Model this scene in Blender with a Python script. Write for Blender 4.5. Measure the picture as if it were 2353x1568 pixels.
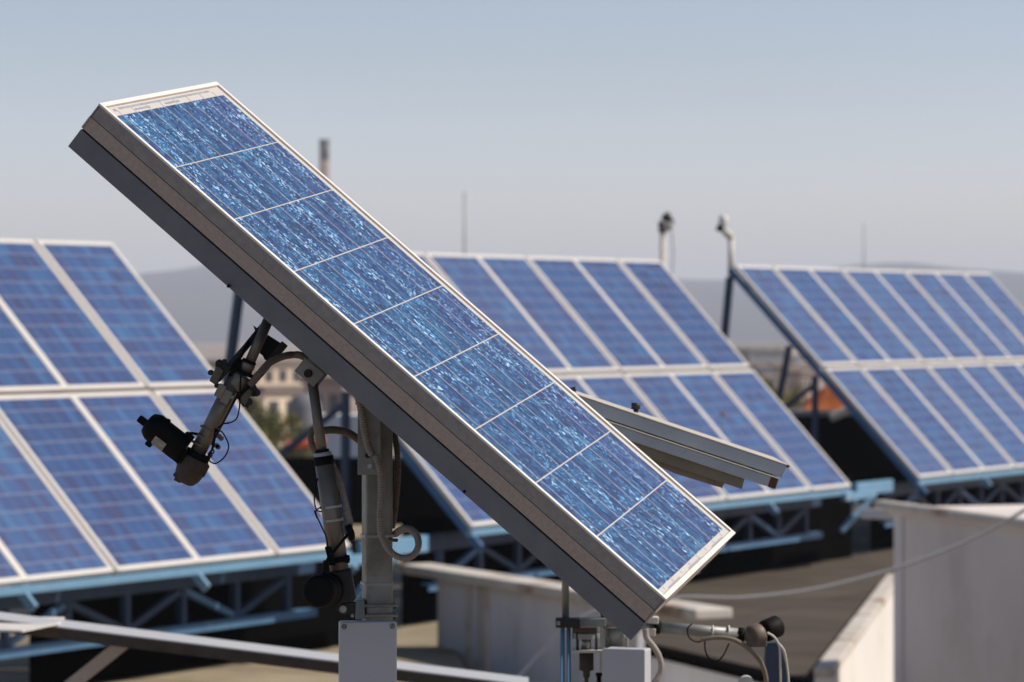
import bpy, bmesh, math, random
from mathutils import Vector, Matrix, noise
random.seed(7)
R = math.radians
for o in list(bpy.data.objects): bpy.data.objects.remove(o)
scene = bpy.context.scene

# ------------------------------------------------------------------ camera, sky, sun, exposure
F = 7931.155                 # focal length in units of a 2353 px wide picture
PITCH = R(-0.3984)
cam_d = bpy.data.cameras.new('camera'); cam = bpy.data.objects.new('camera', cam_d)
scene.collection.objects.link(cam); scene.camera = cam
cam.location = (0, 0, 0); cam.rotation_euler = (R(90) + PITCH, 0, 0)
cam_d.sensor_width = 36; cam_d.lens = F / 2353 * 36
cam_d.clip_start = 0.1; cam_d.clip_end = 30000
cam_d.dof.use_dof = True; cam_d.dof.focus_distance = 5.45; cam_d.dof.aperture_fstop = 9.5
cam_d.dof.aperture_blades = 8

SUN = Vector((0.70, 0.02, 0.714)).normalized()
sun_d = bpy.data.lights.new('sun', 'SUN'); sun = bpy.data.objects.new('sun', sun_d)
scene.collection.objects.link(sun)
sun_d.energy = 4.9; sun_d.angle = R(0.53); sun_d.color = (1.0, 0.92, 0.82)
sun.rotation_euler = SUN.to_track_quat('Z', 'Y').to_euler()

world = bpy.data.worlds.new('World'); scene.world = world; world.use_nodes = True
wn = world.node_tree.nodes; wl = world.node_tree.links
for n in list(wn): wn.remove(n)
wo = wn.new('ShaderNodeOutputWorld'); bg = wn.new('ShaderNodeBackground')
sky = wn.new('ShaderNodeTexSky'); sky.sky_type = 'NISHITA'; sky.sun_disc = False
sky.sun_elevation = math.asin(SUN.z); sky.sun_rotation = math.atan2(SUN.x, SUN.y)
sky.air_density = 1.0; sky.dust_density = 1.2; sky.ozone_density = 1.5; sky.altitude = 500
bg.inputs['Strength'].default_value = 0.15
# a thin band of polluted air low over the horizon tints the clear-sky model; overhead dimmed to cut fill light
tc = wn.new('ShaderNodeTexCoord'); sep = wn.new('ShaderNodeSeparateXYZ')
ramp = wn.new('ShaderNodeValToRGB'); ramp.color_ramp.interpolation = 'EASE'
el = ramp.color_ramp.elements
el[0].position = 0.0; el[0].color = (0.92, 0.88, 1.10, 1)
el[1].position = 1.0; el[1].color = (0.34, 0.36, 0.39, 1)
e = el.new(0.30); e.color = (0.54, 0.57, 0.62, 1)
e = el.new(0.035); e.color = (0.89, 0.84, 1.0, 1)
e = el.new(0.095); e.color = (0.765, 0.715, 0.775, 1)
nz = wn.new('ShaderNodeTexNoise'); nz.inputs['Scale'].default_value = 3.0; nz.inputs['Detail'].default_value = 3
mp = wn.new('ShaderNodeMapping'); mp.inputs['Scale'].default_value = (1, 1, 7)
mul = wn.new('ShaderNodeMix'); mul.data_type = 'RGBA'; mul.blend_type = 'MULTIPLY'; mul.inputs['Factor'].default_value = 1
mth = wn.new('ShaderNodeMath'); mth.operation = 'MULTIPLY_ADD'; mth.inputs[1].default_value = 0.05; mth.inputs[2].default_value = -0.025
add = wn.new('ShaderNodeMath'); add.operation = 'ADD'
wl.new(tc.outputs['Generated'], sep.inputs[0]); wl.new(tc.outputs['Generated'], mp.inputs[0]); wl.new(mp.outputs[0], nz.inputs[0])
wl.new(nz.outputs[0], mth.inputs[0]); wl.new(mth.outputs[0], add.inputs[0]); wl.new(sep.outputs['Z'], add.inputs[1])
wl.new(add.outputs[0], ramp.inputs[0])
wl.new(sky.outputs[0], mul.inputs['A']); wl.new(ramp.outputs[0], mul.inputs['B'])
wl.new(mul.outputs['Result'], bg.inputs['Color']); wl.new(bg.outputs[0], wo.inputs['Surface'])

vs = scene.view_settings
vs.view_transform = 'Standard'; vs.look = 'None'; vs.gamma = 1; vs.exposure = 0; vs.use_curve_mapping = False
scene.render.engine = 'CYCLES'
scene.render.resolution_x = 1024; scene.render.resolution_y = 682
scene.cycles.volume_bounces = 1; scene.cycles.max_bounces = 8

def at(px, py, Y):
    """world point seen at (px, py) of the 2353x1568 view, Y metres ahead"""
    a = (px - 1176.5) / F; b = -(py - 784) / F
    c, s = math.cos(PITCH), math.sin(PITCH)
    d = Vector((a, c - b * s, s + b * c))
    return d * (Y / d.y)
def gz(px, py, z):
    """world point seen at (px, py) lying at height z"""
    p = at(px, py, 1.0); return p * (z / p.z)

# ------------------------------------------------------------------ mesh helpers
WM = {}          # object name -> world matrix of the frame its mesh lives in
def tag(o, label=None, cat=None, group=None, kind=None):
    if label: o['label'] = label
    if cat: o['category'] = cat
    if group: o['group'] = group
    if kind: o['kind'] = kind
    return o
def thing(name, label, cat, loc=(0, 0, 0), rot=None, group=None):
    o = bpy.data.objects.new(name, None); scene.collection.objects.link(o)
    o.empty_display_size = 0.1
    m = Matrix.Translation(Vector(loc)) @ (rot.to_4x4() if rot else Matrix.Identity(4))
    o.matrix_world = m; WM[o.name] = m
    return tag(o, label, cat, group)
def frame(ax):
    ax = ax.normalized(); t = Vector((0, 0, 1)) if abs(ax.z) < 0.9 else Vector((1, 0, 0))
    u = ax.cross(t).normalized(); return u, ax.cross(u).normalized()
class MB:
    def __init__(s): s.v = []; s.f = []; s.sm = []; s.mi = []
    def face(s, pts, m=0):
        i = len(s.v); s.v += [Vector(p) for p in pts]; s.f.append(list(range(i, i + len(pts)))); s.sm.append(False); s.mi.append(m)
    def _add(s, vs_, fs, smooth=False, m=0):
        i = len(s.v); s.v += vs_
        for k, f in enumerate(fs):
            s.f.append([i + j for j in f]); s.sm.append(smooth if not isinstance(smooth, list) else smooth[k]); s.mi.append(m)
        return s
    def obox(s, c, ax, ay, az, sx, sy, sz, m=0):
        """box centred at c with unit axes and full sizes"""
        c = Vector(c); P = []
        for i in (-.5, .5):
            for j in (-.5, .5):
                for k in (-.5, .5): P.append(c + ax * sx * i + ay * sy * j + az * sz * k)
        flip = ax.cross(ay).dot(az) < 0
        fs = [(0, 1, 3, 2), (4, 6, 7, 5), (0, 4, 5, 1), (2, 3, 7, 6), (0, 2, 6, 4), (1, 5, 7, 3)]
        if flip: fs = [tuple(reversed(f)) for f in fs]
        return s._add(P, fs, m=m)
    def box(s, lo, hi, m=0):
        lo = Vector(lo); hi = Vector(hi); d = hi - lo
        return s.obox((lo + hi) / 2, Vector((1, 0, 0)), Vector((0, 1, 0)), Vector((0, 0, 1)), d.x, d.y, d.z, m)
    def bar(s, a, b, w, h, up=Vector((0, 0, 1)), m=0):
        a = Vector(a); b = Vector(b); ax = (b - a).normalized(); sd = ax.cross(up).normalized(); u = sd.cross(ax).normalized()
        return s.obox((a + b) / 2, ax, sd, u, (b - a).length, w, h, m)
    def lathe(s, a, b, prof, n=24, m=0):
        """profile [(t along a-b in metres, radius)]"""
        a = Vector(a); ax = (Vector(b) - a).normalized(); u, w = frame(ax); P = []; fs = []; sm = []
        for t, r in prof:
            for i in range(n):
                g = 2 * math.pi * i / n; P.append(a + ax * t + (u * math.cos(g) + w * math.sin(g)) * r)
        for k in range(len(prof) - 1):
            for i in range(n):
                j = (i + 1) % n; fs.append((k * n + i, k * n + j, (k + 1) * n + j, (k + 1) * n + i)); sm.append(True)
        fs.append(tuple(reversed(range(n)))); sm.append(False)
        fs.append(tuple(range((len(prof) - 1) * n, len(prof) * n))); sm.append(False)
        return s._add(P, fs, sm, m)
    def cyl(s, a, b, r, r2=None, n=24, m=0):
        a = Vector(a); b = Vector(b); return s.lathe(a, b, [(0, r), ((b - a).length, r if r2 is None else r2)], n, m)
    def ring(s, c, ax, ri, ro, h, n=24, m=0):
        c = Vector(c); ax = Vector(ax).normalized(); u, w = frame(ax); P = []; fs = []
        for (t, r) in ((-h / 2, ri), (-h / 2, ro), (h / 2, ro), (h / 2, ri)):
            for i in range(n):
                g = 2 * math.pi * i / n; P.append(c + ax * t + (u * math.cos(g) + w * math.sin(g)) * r)
        for k in range(4):
            for i in range(n):
                j = (i + 1) % n; q = (k + 1) % 4; fs.append((k * n + i, k * n + j, q * n + j, q * n + i))
        return s._add(P, fs, [i // n in (1, 3) for i in range(4 * n)], m)
    def tube(s, pts, r, n=10, m=0, rib=None, step=None):
        """smooth tube through points; rib=(pitch, depth) corrugates it"""
        pts = [Vector(p) for p in pts]
        C = [pts[0] * 2 - pts[1]] + pts + [pts[-1] * 2 - pts[-2]]; path = []
        for i in range(1, len(C) - 2):
            for k in range(16):
                t = k / 16; p0, p1, p2, p3 = C[i - 1:i + 3]
                path.append(0.5 * (2 * p1 + (p2 - p0) * t + (2 * p0 - 5 * p1 + 4 * p2 - p3) * t * t + (3 * p1 - p0 - 3 * p2 + p3) * t ** 3))
        path.append(pts[-1])
        if rib:
            st = rib[0] / 4; out = [path[0]]; acc = 0
            for a, b in zip(path, path[1:]):
                L = (b - a).length; d = st - acc
                while d <= L: out.append(a + (b - a) * (d / L)); d += st
                acc = (acc + L) % st
            path = out
        P = []; fs = []; u = None
        for i, p in enumerate(path):
            t = (path[min(i + 1, len(path) - 1)] - path[max(i - 1, 0)]).normalized()
            if u is None: u, _ = frame(t)
            u = (u - t * u.dot(t)).normalized(); w = t.cross(u)
            rr = r if not rib else r - (rib[1] if i % 4 == 0 else (0 if i % 4 == 2 else rib[1] * .35))
            for k in range(n):
                g = 2 * math.pi * k / n; P.append(p + (u * math.cos(g) + w * math.sin(g)) * rr)
        N = len(path)
        for i in range(N - 1):
            for k in range(n):
                j = (k + 1) % n; fs.append((i * n + k, i * n + j, (i + 1) * n + j, (i + 1) * n + k))
        sm = [True] * len(fs) + [False, False]
        fs.append(tuple(reversed(range(n)))); fs.append(tuple(range((N - 1) * n, N * n)))
        return s._add(P, fs, sm, m)
    def prism(s, poly, vec, m=0):
        poly = [Vector(p) for p in poly]; vec = Vector(vec); n = len(poly)
        nn = Vector((0, 0, 0))
        for i in range(n): nn += poly[i].cross(poly[(i + 1) % n])
        if nn.dot(vec) > 0: poly.reverse()
        P = poly + [p + vec for p in poly]
        fs = [tuple(range(n)), tuple(reversed(range(n, 2 * n)))]
        for i in range(n):
            j = (i + 1) % n; fs.append((i, n + i, n + j, j))
        return s._add(P, fs, m=m)
    def build(s, name, mats, parent=None, bevel=0, segs=2):
        if not isinstance(mats, (list, tuple)): mats = [mats]
        W = WM[parent.name] if parent else Matrix.Identity(4); I = W.inverted()
        me = bpy.data.meshes.new(name); me.from_pydata([I @ v for v in s.v], [], s.f)
        for mt in mats: me.materials.append(mt)
        me.polygons.foreach_set('use_smooth', s.sm); me.polygons.foreach_set('material_index', s.mi); me.update()
        o = bpy.data.objects.new(name, me); scene.collection.objects.link(o)
        if parent: o.parent = parent
        WM[o.name] = W
        if bevel:
            b = o.modifiers.new('bevel', 'BEVEL'); b.width = bevel; b.segments = segs; b.limit_method = 'ANGLE'; b.angle_limit = R(40)
            b.harden_normals = False
        return o

# ------------------------------------------------------------------ materials
def nd(nt, typ, **kw):
    n = nt.nodes.new(typ)
    for k, v in kw.items():
        if k in ('operation', 'blend_type', 'data_type', 'feature', 'distance', 'interpolation_type', 'noise_dimensions', 'voronoi_dimensions'): setattr(n, k, v)
        else: n.inputs[k].default_value = v
    return n
def pset(b, col=None, rough=None, metal=None, spec=None):
    if col is not None: b.inputs['Base Color'].default_value = (*col, 1)
    if rough is not None: b.inputs['Roughness'].default_value = rough
    if metal is not None: b.inputs['Metallic'].default_value = metal
    if spec is not None: b.inputs['Specular IOR Level'].default_value = spec
def ramp_node(nt, stops):
    r = nt.nodes.new('ShaderNodeValToRGB'); e = r.color_ramp.elements
    while len(e) < len(stops): e.new(0.5)
    for i, (p, c) in enumerate(stops): e[i].position = p; e[i].color = (*c, 1) if len(c) == 3 else c
    return r
def mat(name, c1, c2=None, scale=8, rough=.6, metal=0, spec=.5, bump=0, detail=5, stretch=(1, 1, 1), dirt=None, dscale=3, dthr=(.55, .7)):
    """weathered surface: two tones through noise, optional stains of their own shape"""
    m = bpy.data.materials.new(name); m.use_nodes = True; nt = m.node_tree; b = nt.nodes['Principled BSDF']
    pset(b, c1, rough, metal, spec)
    c2 = c2 or tuple(x * .78 for x in c1)
    t = nd(nt, 'ShaderNodeTexCoord'); mp_ = nd(nt, 'ShaderNodeMapping'); mp_.inputs['Scale'].default_value = stretch
    n1 = nd(nt, 'ShaderNodeTexNoise', Scale=scale, Detail=detail, Roughness=.62)
    r1 = ramp_node(nt, [(.36, c1), (.66, c2)])
    nt.links.new(t.outputs['Object'], mp_.inputs[0]); nt.links.new(mp_.outputs[0], n1.inputs['Vector']); nt.links.new(n1.outputs[0], r1.inputs[0])
    out = r1.outputs[0]
    if dirt:
        n2 = nd(nt, 'ShaderNodeTexNoise', Scale=dscale, Detail=8, Roughness=.7)
        r2 = ramp_node(nt, [(dthr[0], (0, 0, 0)), (dthr[1], (1, 1, 1))]); mx = nd(nt, 'ShaderNodeMix', data_type='RGBA')
        mx.inputs['B'].default_value = (*dirt, 1)
        nt.links.new(mp_.outputs[0], n2.inputs['Vector']); nt.links.new(n2.outputs[0], r2.inputs[0]); nt.links.new(r2.outputs[0], mx.inputs['Factor'])
        nt.links.new(out, mx.inputs['A']); out = mx.outputs['Result']
    nt.links.new(out, b.inputs['Base Color'])
    rr = nd(nt, 'ShaderNodeMapRange'); rr.inputs['To Min'].default_value = max(0, rough - .12); rr.inputs['To Max'].default_value = min(1, rough + .15)
    nt.links.new(n1.outputs[0], rr.inputs['Value']); nt.links.new(rr.outputs[0], b.inputs['Roughness'])
    if bump:
        bp = nd(nt, 'ShaderNodeBump', Strength=bump, Distance=.01); nt.links.new(n1.outputs[0], bp.inputs['Height']); nt.links.new(bp.outputs[0], b.inputs['Normal'])
    return m
class M: pass
M.alu = mat('anodised_aluminium', (.50, .48, .45), (.40, .38, .36), 14, .42, .35, dirt=(.12, .11, .10), dscale=9, dthr=(.66, .78))
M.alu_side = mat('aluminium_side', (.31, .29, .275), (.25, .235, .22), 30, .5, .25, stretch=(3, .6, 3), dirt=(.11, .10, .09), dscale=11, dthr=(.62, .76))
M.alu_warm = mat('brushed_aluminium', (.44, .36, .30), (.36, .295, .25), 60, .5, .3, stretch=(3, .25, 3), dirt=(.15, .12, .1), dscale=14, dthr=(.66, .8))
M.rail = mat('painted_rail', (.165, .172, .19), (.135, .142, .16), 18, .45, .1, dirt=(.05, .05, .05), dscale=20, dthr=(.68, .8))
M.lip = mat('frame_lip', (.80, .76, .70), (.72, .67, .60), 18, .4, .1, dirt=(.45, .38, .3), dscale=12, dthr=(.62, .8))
M.backsheet = mat('white_backsheet', (.58, .54, .49), (.53, .485, .43), 12, .35, 0, spec=.35)
M.ribbon = mat('solder_ribbon', (.30, .31, .34), (.38, .39, .42), 90, .45, .3)
M.zinc = mat('galvanised_steel', (.31, .31, .28), (.22, .225, .20), 22, .5, .35, dirt=(.17, .15, .10), dscale=7, dthr=(.52, .72), bump=.05)
M.zinc2 = mat('zinc_plate', (.28, .28, .265), (.22, .22, .205), 30, .5, .3, dirt=(.14, .12, .10), dscale=16, dthr=(.6, .72))
M.tube = mat('grey_actuator_tube', (.20, .175, .145), (.155, .135, .11), 30, .4, .3, dirt=(.14, .11, .09), dscale=15, dthr=(.6, .75))
M.gear = mat('cast_gearbox', (.065, .045, .033), (.045, .032, .023), 24, .7, .1)
M.cast = mat('dark_cast_metal', (.026, .024, .023), (.018, .017, .016), 30, .55, .3)
M.black = mat('black_plastic', (.004, .004, .004), (.006, .006, .006), 40, .6, 0, spec=.12)
M.rubber = mat('black_rubber', (.005, .005, .005), (.008, .008, .008), 60, .7, 0, spec=.12)
M.conduit = mat('grey_conduit', (.34, .30, .26), (.27, .235, .2), 40, .55, 0, spec=.3)
M.conduit2 = mat('old_conduit', (.19, .155, .115), (.15, .12, .09), 40, .55, 0, spec=.3)
M.tie = mat('cable_tie', (.42, .42, .41), (.36, .36, .35), 40, .4)
M.boxm = mat('grey_abs_box', (.47, .48, .50), (.45, .455, .475), 9, .42, 0, spec=.4, dirt=(.30, .28, .26), dscale=26, dthr=(.72, .8))
M.screw = mat('steel_screw', (.35, .34, .33), (.2, .2, .2), 60, .35, .8)
M.block = mat('nylon_block', (.24, .205, .165), (.21, .18, .14), 30, .55)
M.brass = mat('yellow_zinc', (.13, .11, .065), (.07, .065, .05), 30, .4, .4)
M.sticker = mat('rating_label', (.40, .37, .34), (.34, .31, .29), 60, .6)
M.ink = mat('label_ink', (.09, .08, .08), (.13, .12, .12), 60, .7)
M.aframe = mat('array_frame', (.66, .615, .56), (.60, .56, .51), 5, .45, .1, dirt=(.42, .36, .29), dscale=2.2, dthr=(.6, .8))
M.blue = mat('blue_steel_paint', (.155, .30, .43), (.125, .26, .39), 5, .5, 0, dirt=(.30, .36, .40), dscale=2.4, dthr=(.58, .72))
M.blue2 = mat('shaded_blue_steel_paint', (.022, .05, .105), (.016, .038, .082), 5, .5, 0, dirt=(.10, .2, .30), dscale=2.4, dthr=(.6, .75))  # the blue steel darkened: shade under the arrays put into the colour
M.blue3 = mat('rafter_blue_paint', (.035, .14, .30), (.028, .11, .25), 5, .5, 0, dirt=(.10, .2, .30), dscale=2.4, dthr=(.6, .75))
M.bluem = mat('mid_blue_paint', (.085, .19, .32), (.065, .155, .27), 5, .5, 0, dirt=(.2, .28, .34), dscale=2.4, dthr=(.58, .72))  # mid blue for the bottom chord and some diagonals
M.rooft = mat('town_roof', (.20, .155, .13), (.16, .125, .105), .3, .9)
M.roof = mat('bitumen_felt', (.36, .30, .205), (.29, .235, .16), 1.1, .9, 0, spec=.2, detail=9, dirt=(.16, .13, .09), dscale=.8, dthr=(.52, .75), bump=.3)
M.roof2 = mat('brown_felt', (.105, .084, .063), (.078, .063, .048), .9, .9, 0, spec=.2, detail=9, dirt=(.07, .055, .042), dscale=.7, dthr=(.5, .7), bump=.3)
M.wallw = mat('white_render', (.70, .69, .70), (.60, .59, .60), .9, .8, 0, spec=.2, stretch=(2.4, 2.4, .5), dirt=(.40, .35, .30), dscale=.9, dthr=(.56, .76))
M.wallg = mat('weathered_render', (.76, .70, .655), (.66, .60, .555), .8, .8, 0, spec=.2, stretch=(1.2, 1.2, .8), dirt=(.50, .42, .36), dscale=.7, dthr=(.52, .85))
M.cop = mat('painted_coping', (.62, .57, .50), (.50, .45, .38), 1.6, .6, 0, dirt=(.28, .17, .09), dscale=1.5, dthr=(.54, .64))
M.dark = mat('shade_and_edge_black', (.004, .004, .004), (.003, .003, .003), 1.5, 1, 0, spec=0)  # near-black standing in for deep shade by the arrays; also the roof edge coping
M.rust = mat('rust', (.17, .07, .03), (.09, .04, .02), 30, .9)
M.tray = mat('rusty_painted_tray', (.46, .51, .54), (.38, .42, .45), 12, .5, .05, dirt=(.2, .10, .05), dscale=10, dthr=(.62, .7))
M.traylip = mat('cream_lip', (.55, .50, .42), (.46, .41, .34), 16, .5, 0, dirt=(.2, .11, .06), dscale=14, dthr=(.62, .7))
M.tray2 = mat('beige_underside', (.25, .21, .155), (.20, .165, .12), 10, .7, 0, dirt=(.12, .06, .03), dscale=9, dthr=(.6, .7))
M.cream = mat('cream_plastic', (.60, .55, .46), (.50, .45, .38), 20, .5)
M.brick = mat('brown_chimney', (.26, .17, .14), (.22, .14, .12), .4, .9)
M.city = mat('city_ground', (.24, .17, .13), (.15, .13, .09), .004, .95, 0, spec=.1, detail=12, dirt=(.34, .24, .19), dscale=.02, dthr=(.5, .6))
M.hill = mat('wooded_hill', (.06, .07, .095), (.075, .08, .10), .003, 1, 0, spec=.05, detail=10)
M.leafd = mat('leaf_dark', (.13, .13, .035), (.085, .095, .025), .8, .7)
M.leafl = mat('leaf_light', (.26, .23, .07), (.2, .18, .06), .8, .7)
M.bark = mat('bark', (.1, .075, .05), (.06, .045, .03), 6, .9)
M.orange = mat('orange_tarpaulin', (.75, .24, .04), (.50, .10, .025), 2.2, .6)
M.red = mat('red_sheet', (.42, .06, .025), (.3, .05, .03), 3, .7)
M.navy = mat('navy_steel', (.05, .07, .12), (.035, .05, .09), 6, .5, .1)
M.winglass = mat('window_glass', (.05, .055, .06), (.03, .035, .04), 1, .2)
M.leafbrown = mat('dry_leaf', (.16, .07, .03), (.1, .045, .02), 60, .8)

def cell_material():
    """polycrystalline silicon: angular grains of many sizes, two busbars, fine fingers"""
    m = bpy.data.materials.new('polycrystalline_cell'); m.use_nodes = True; nt = m.node_tree; b = nt.nodes['Principled BSDF']; L = nt.links
    t = nd(nt, 'ShaderNodeTexCoord'); oi = nd(nt, 'ShaderNodeObjectInfo')
    off = nd(nt, 'ShaderNodeVectorMath', operation='SCALE'); off.inputs[0].default_value = (7.3, 5.1, 3.7); L.new(oi.outputs['Random'], off.inputs['Scale'])
    ad = nd(nt, 'ShaderNodeVectorMath', operation='ADD'); L.new(t.outputs['Object'], ad.inputs[0]); L.new(off.outputs[0], ad.inputs[1])
    # warp so that the grain edges are ragged
    wn_ = nd(nt, 'ShaderNodeTexNoise', Scale=130, Detail=3); L.new(ad.outputs[0], wn_.inputs['Vector'])
    ws = nd(nt, 'ShaderNodeVectorMath', operation='SCALE'); ws.inputs['Scale'].default_value = .0016; L.new(wn_.outputs['Color'], ws.inputs[0])
    wa = nd(nt, 'ShaderNodeVectorMath', operation='ADD'); L.new(ad.outputs[0], wa.inputs[0]); L.new(ws.outputs[0], wa.inputs[1])
    def vor(scale, sx=1, sy=1, rot=0):
        mp_ = nd(nt, 'ShaderNodeMapping'); mp_.inputs['Scale'].default_value = (sx, sy, 1); mp_.inputs['Rotation'].default_value = (0, 0, rot)
        v = nd(nt, 'ShaderNodeTexVoronoi', Scale=scale); L.new(wa.outputs[0], mp_.inputs[0]); L.new(mp_.outputs[0], v.inputs['Vector'])
        s_ = nd(nt, 'ShaderNodeSeparateColor'); L.new(v.outputs['Color'], s_.inputs[0]); return s_
    vb = vor(60, 1.0, 1.0, .25); vm = vor(125, 1.0, 1.0, -.3); vf = vor(330, 1.0, 1.0, .3); vg = vor(200, 1.2, .9, .5)
    # zones of many / few bright grains
    zn = nd(nt, 'ShaderNodeTexNoise', Scale=17, Detail=2); zm = nd(nt, 'ShaderNodeMapping'); zm.inputs['Scale'].default_value = (1.7, .6, 1)
    L.new(ad.outputs[0], zm.inputs[0]); L.new(zm.outputs[0], zn.inputs['Vector'])
    base = ramp_node(nt, [(0, (.004, .012, .055)), (.4, (.007, .023, .095)), (.75, (.013, .050, .155)), (1, (.035, .15, .31))])
    L.new(vb.outputs[0], base.inputs[0])
    mid = ramp_node(nt, [(0, (.005, .014, .065)), (.5, (.009, .032, .12)), (.82, (.018, .08, .21)), (1, (.07, .25, .43))])
    L.new(vm.outputs[0], mid.inputs[0])
    m1 = nd(nt, 'ShaderNodeMix', data_type='RGBA'); m1.inputs['Factor'].default_value = .5
    L.new(base.outputs[0], m1.inputs['A']); L.new(mid.outputs[0], m1.inputs['B'])
    # broad teal bands running along the cell, and fine grain
    tn = nd(nt, 'ShaderNodeTexNoise', Scale=1, Detail=3); tm = nd(nt, 'ShaderNodeMapping'); tm.inputs['Scale'].default_value = (34, 7, 1); L.new(ad.outputs[0], tm.inputs[0]); L.new(tm.outputs[0], tn.inputs['Vector'])
    tr2 = ramp_node(nt, [(.50, (0, 0, 0)), (.62, (.6, .6, .6))]); L.new(tn.outputs[0], tr2.inputs[0])
    fine = ramp_node(nt, [(0, (.005, .022, .085)), (.55, (.012, .065, .17)), (1, (.08, .28, .44))]); L.new(vf.outputs[0], fine.inputs[0])
    m2 = nd(nt, 'ShaderNodeMix', data_type='RGBA'); L.new(tr2.outputs[0], m2.inputs['Factor']); L.new(m1.outputs['Result'], m2.inputs['A']); L.new(fine.outputs[0], m2.inputs['B']); m1 = m2
    # bright flakes
    def flakes(src, ch, lo, hi, col, prev):
        zz = nd(nt, 'ShaderNodeMath', operation='MULTIPLY_ADD'); zz.inputs[1].default_value = .52; zz.inputs[2].default_value = -.26; L.new(zn.outputs[0], zz.inputs[0])
        sm_ = nd(nt, 'ShaderNodeMath', operation='ADD'); L.new(src.outputs[ch], sm_.inputs[0]); L.new(zz.outputs[0], sm_.inputs[1])
        rr = ramp_node(nt, [(lo, (0, 0, 0)), (hi, (1, 1, 1))]); L.new(sm_.outputs[0], rr.inputs[0])
        mx = nd(nt, 'ShaderNodeMix', data_type='RGBA'); mx.inputs['B'].default_value = (*col, 1)
        L.new(rr.outputs[0], mx.inputs['Factor']); L.new(prev, mx.inputs['A']); return mx.outputs['Result']
    # per-cell hue: from teal-blue to violet-blue
    sc = nd(nt, 'ShaderNodeSeparateXYZ'); L.new(oi.outputs['Location'], sc.inputs[0])
    wnz = nd(nt, 'ShaderNodeTexWhiteNoise', noise_dimensions='3D'); L.new(oi.outputs['Location'], wnz.inputs['Vector'])
    hr = ramp_node(nt, [(0, (.80, 1.10, 1.10)), (.45, (.95, 1.0, 1.05)), (.75, (1.1, .90, 1.0)), (1, (1.35, .82, 1.0))])
    oc = nd(nt, 'ShaderNodeAttribute'); oc.attribute_type = 'OBJECT'; oc.attribute_name = 'hue'
    L.new(oc.outputs['Fac'], hr.inputs[0])
    hm = nd(nt, 'ShaderNodeMix', data_type='RGBA', blend_type='MULTIPLY'); hm.inputs['Factor'].default_value = 1
    L.new(m1.outputs['Result'], hm.inputs['A']); L.new(hr.outputs[0], hm.inputs['B'])
    c = flakes(vf, 1, .952, .957, (.16, .42, .68), hm.outputs['Result'])
    c = flakes(vg, 1, .998, 1.002, (.36, .62, .86), c)
    c = flakes(vm, 1, 1.012, 1.02, (.34, .60, .84), c)
    c = flakes(vg, 2, 1.0, 1.005, (.9, .95, 1.0), c)
    c = flakes(vb, 2, 1.055, 1.06, (.80, .90, 1.0), c)
    c = flakes(vm, 2, 1.015, 1.02, (.9, .95, 1.0), c)
    # printed silver: fingers across, busbars along (cell-local metres, origin at cell corner)
    so = nd(nt, 'ShaderNodeSeparateXYZ'); L.new(t.outputs['Object'], so.inputs[0])
    def lines(src, pitch, ph, half):
        a = nd(nt, 'ShaderNodeMath', operation='ADD'); a.inputs[1].default_value = ph; L.new(src, a.inputs[0])
        d = nd(nt, 'ShaderNodeMath', operation='PINGPONG'); d.inputs[1].default_value = pitch / 2; L.new(a.outputs[0], d.inputs[0])
        l = nd(nt, 'ShaderNodeMath', operation='LESS_THAN'); l.inputs[1].default_value = half; L.new(d.outputs[0], l.inputs[0]); return l.outputs[0]
    fing = lines(so.outputs['Y'], .0024, 0, .00016)
    bus = lines(so.outputs['X'], .0625, -.03125, .0008)
    f1 = nd(nt, 'ShaderNodeMath', operation='MULTIPLY'); f1.inputs[1].default_value = .55; L.new(fing, f1.inputs[0])
    x1 = nd(nt, 'ShaderNodeMix', data_type='RGBA'); x1.inputs['B'].default_value = (.36, .38, .44, 1)
    L.new(f1.outputs[0], x1.inputs['Factor']); L.new(c, x1.inputs['A'])
    x2 = nd(nt, 'ShaderNodeMix', data_type='RGBA'); x2.inputs['B'].default_value = (.54, .49, .46, 1)
    L.new(bus, x2.inputs['Factor']); L.new(x1.outputs['Result'], x2.inputs['A'])
    L.new(x2.outputs['Result'], b.inputs['Base Color']); pset(b, None, .34, 0, .28)
    return m
M.cell = cell_material()

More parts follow.
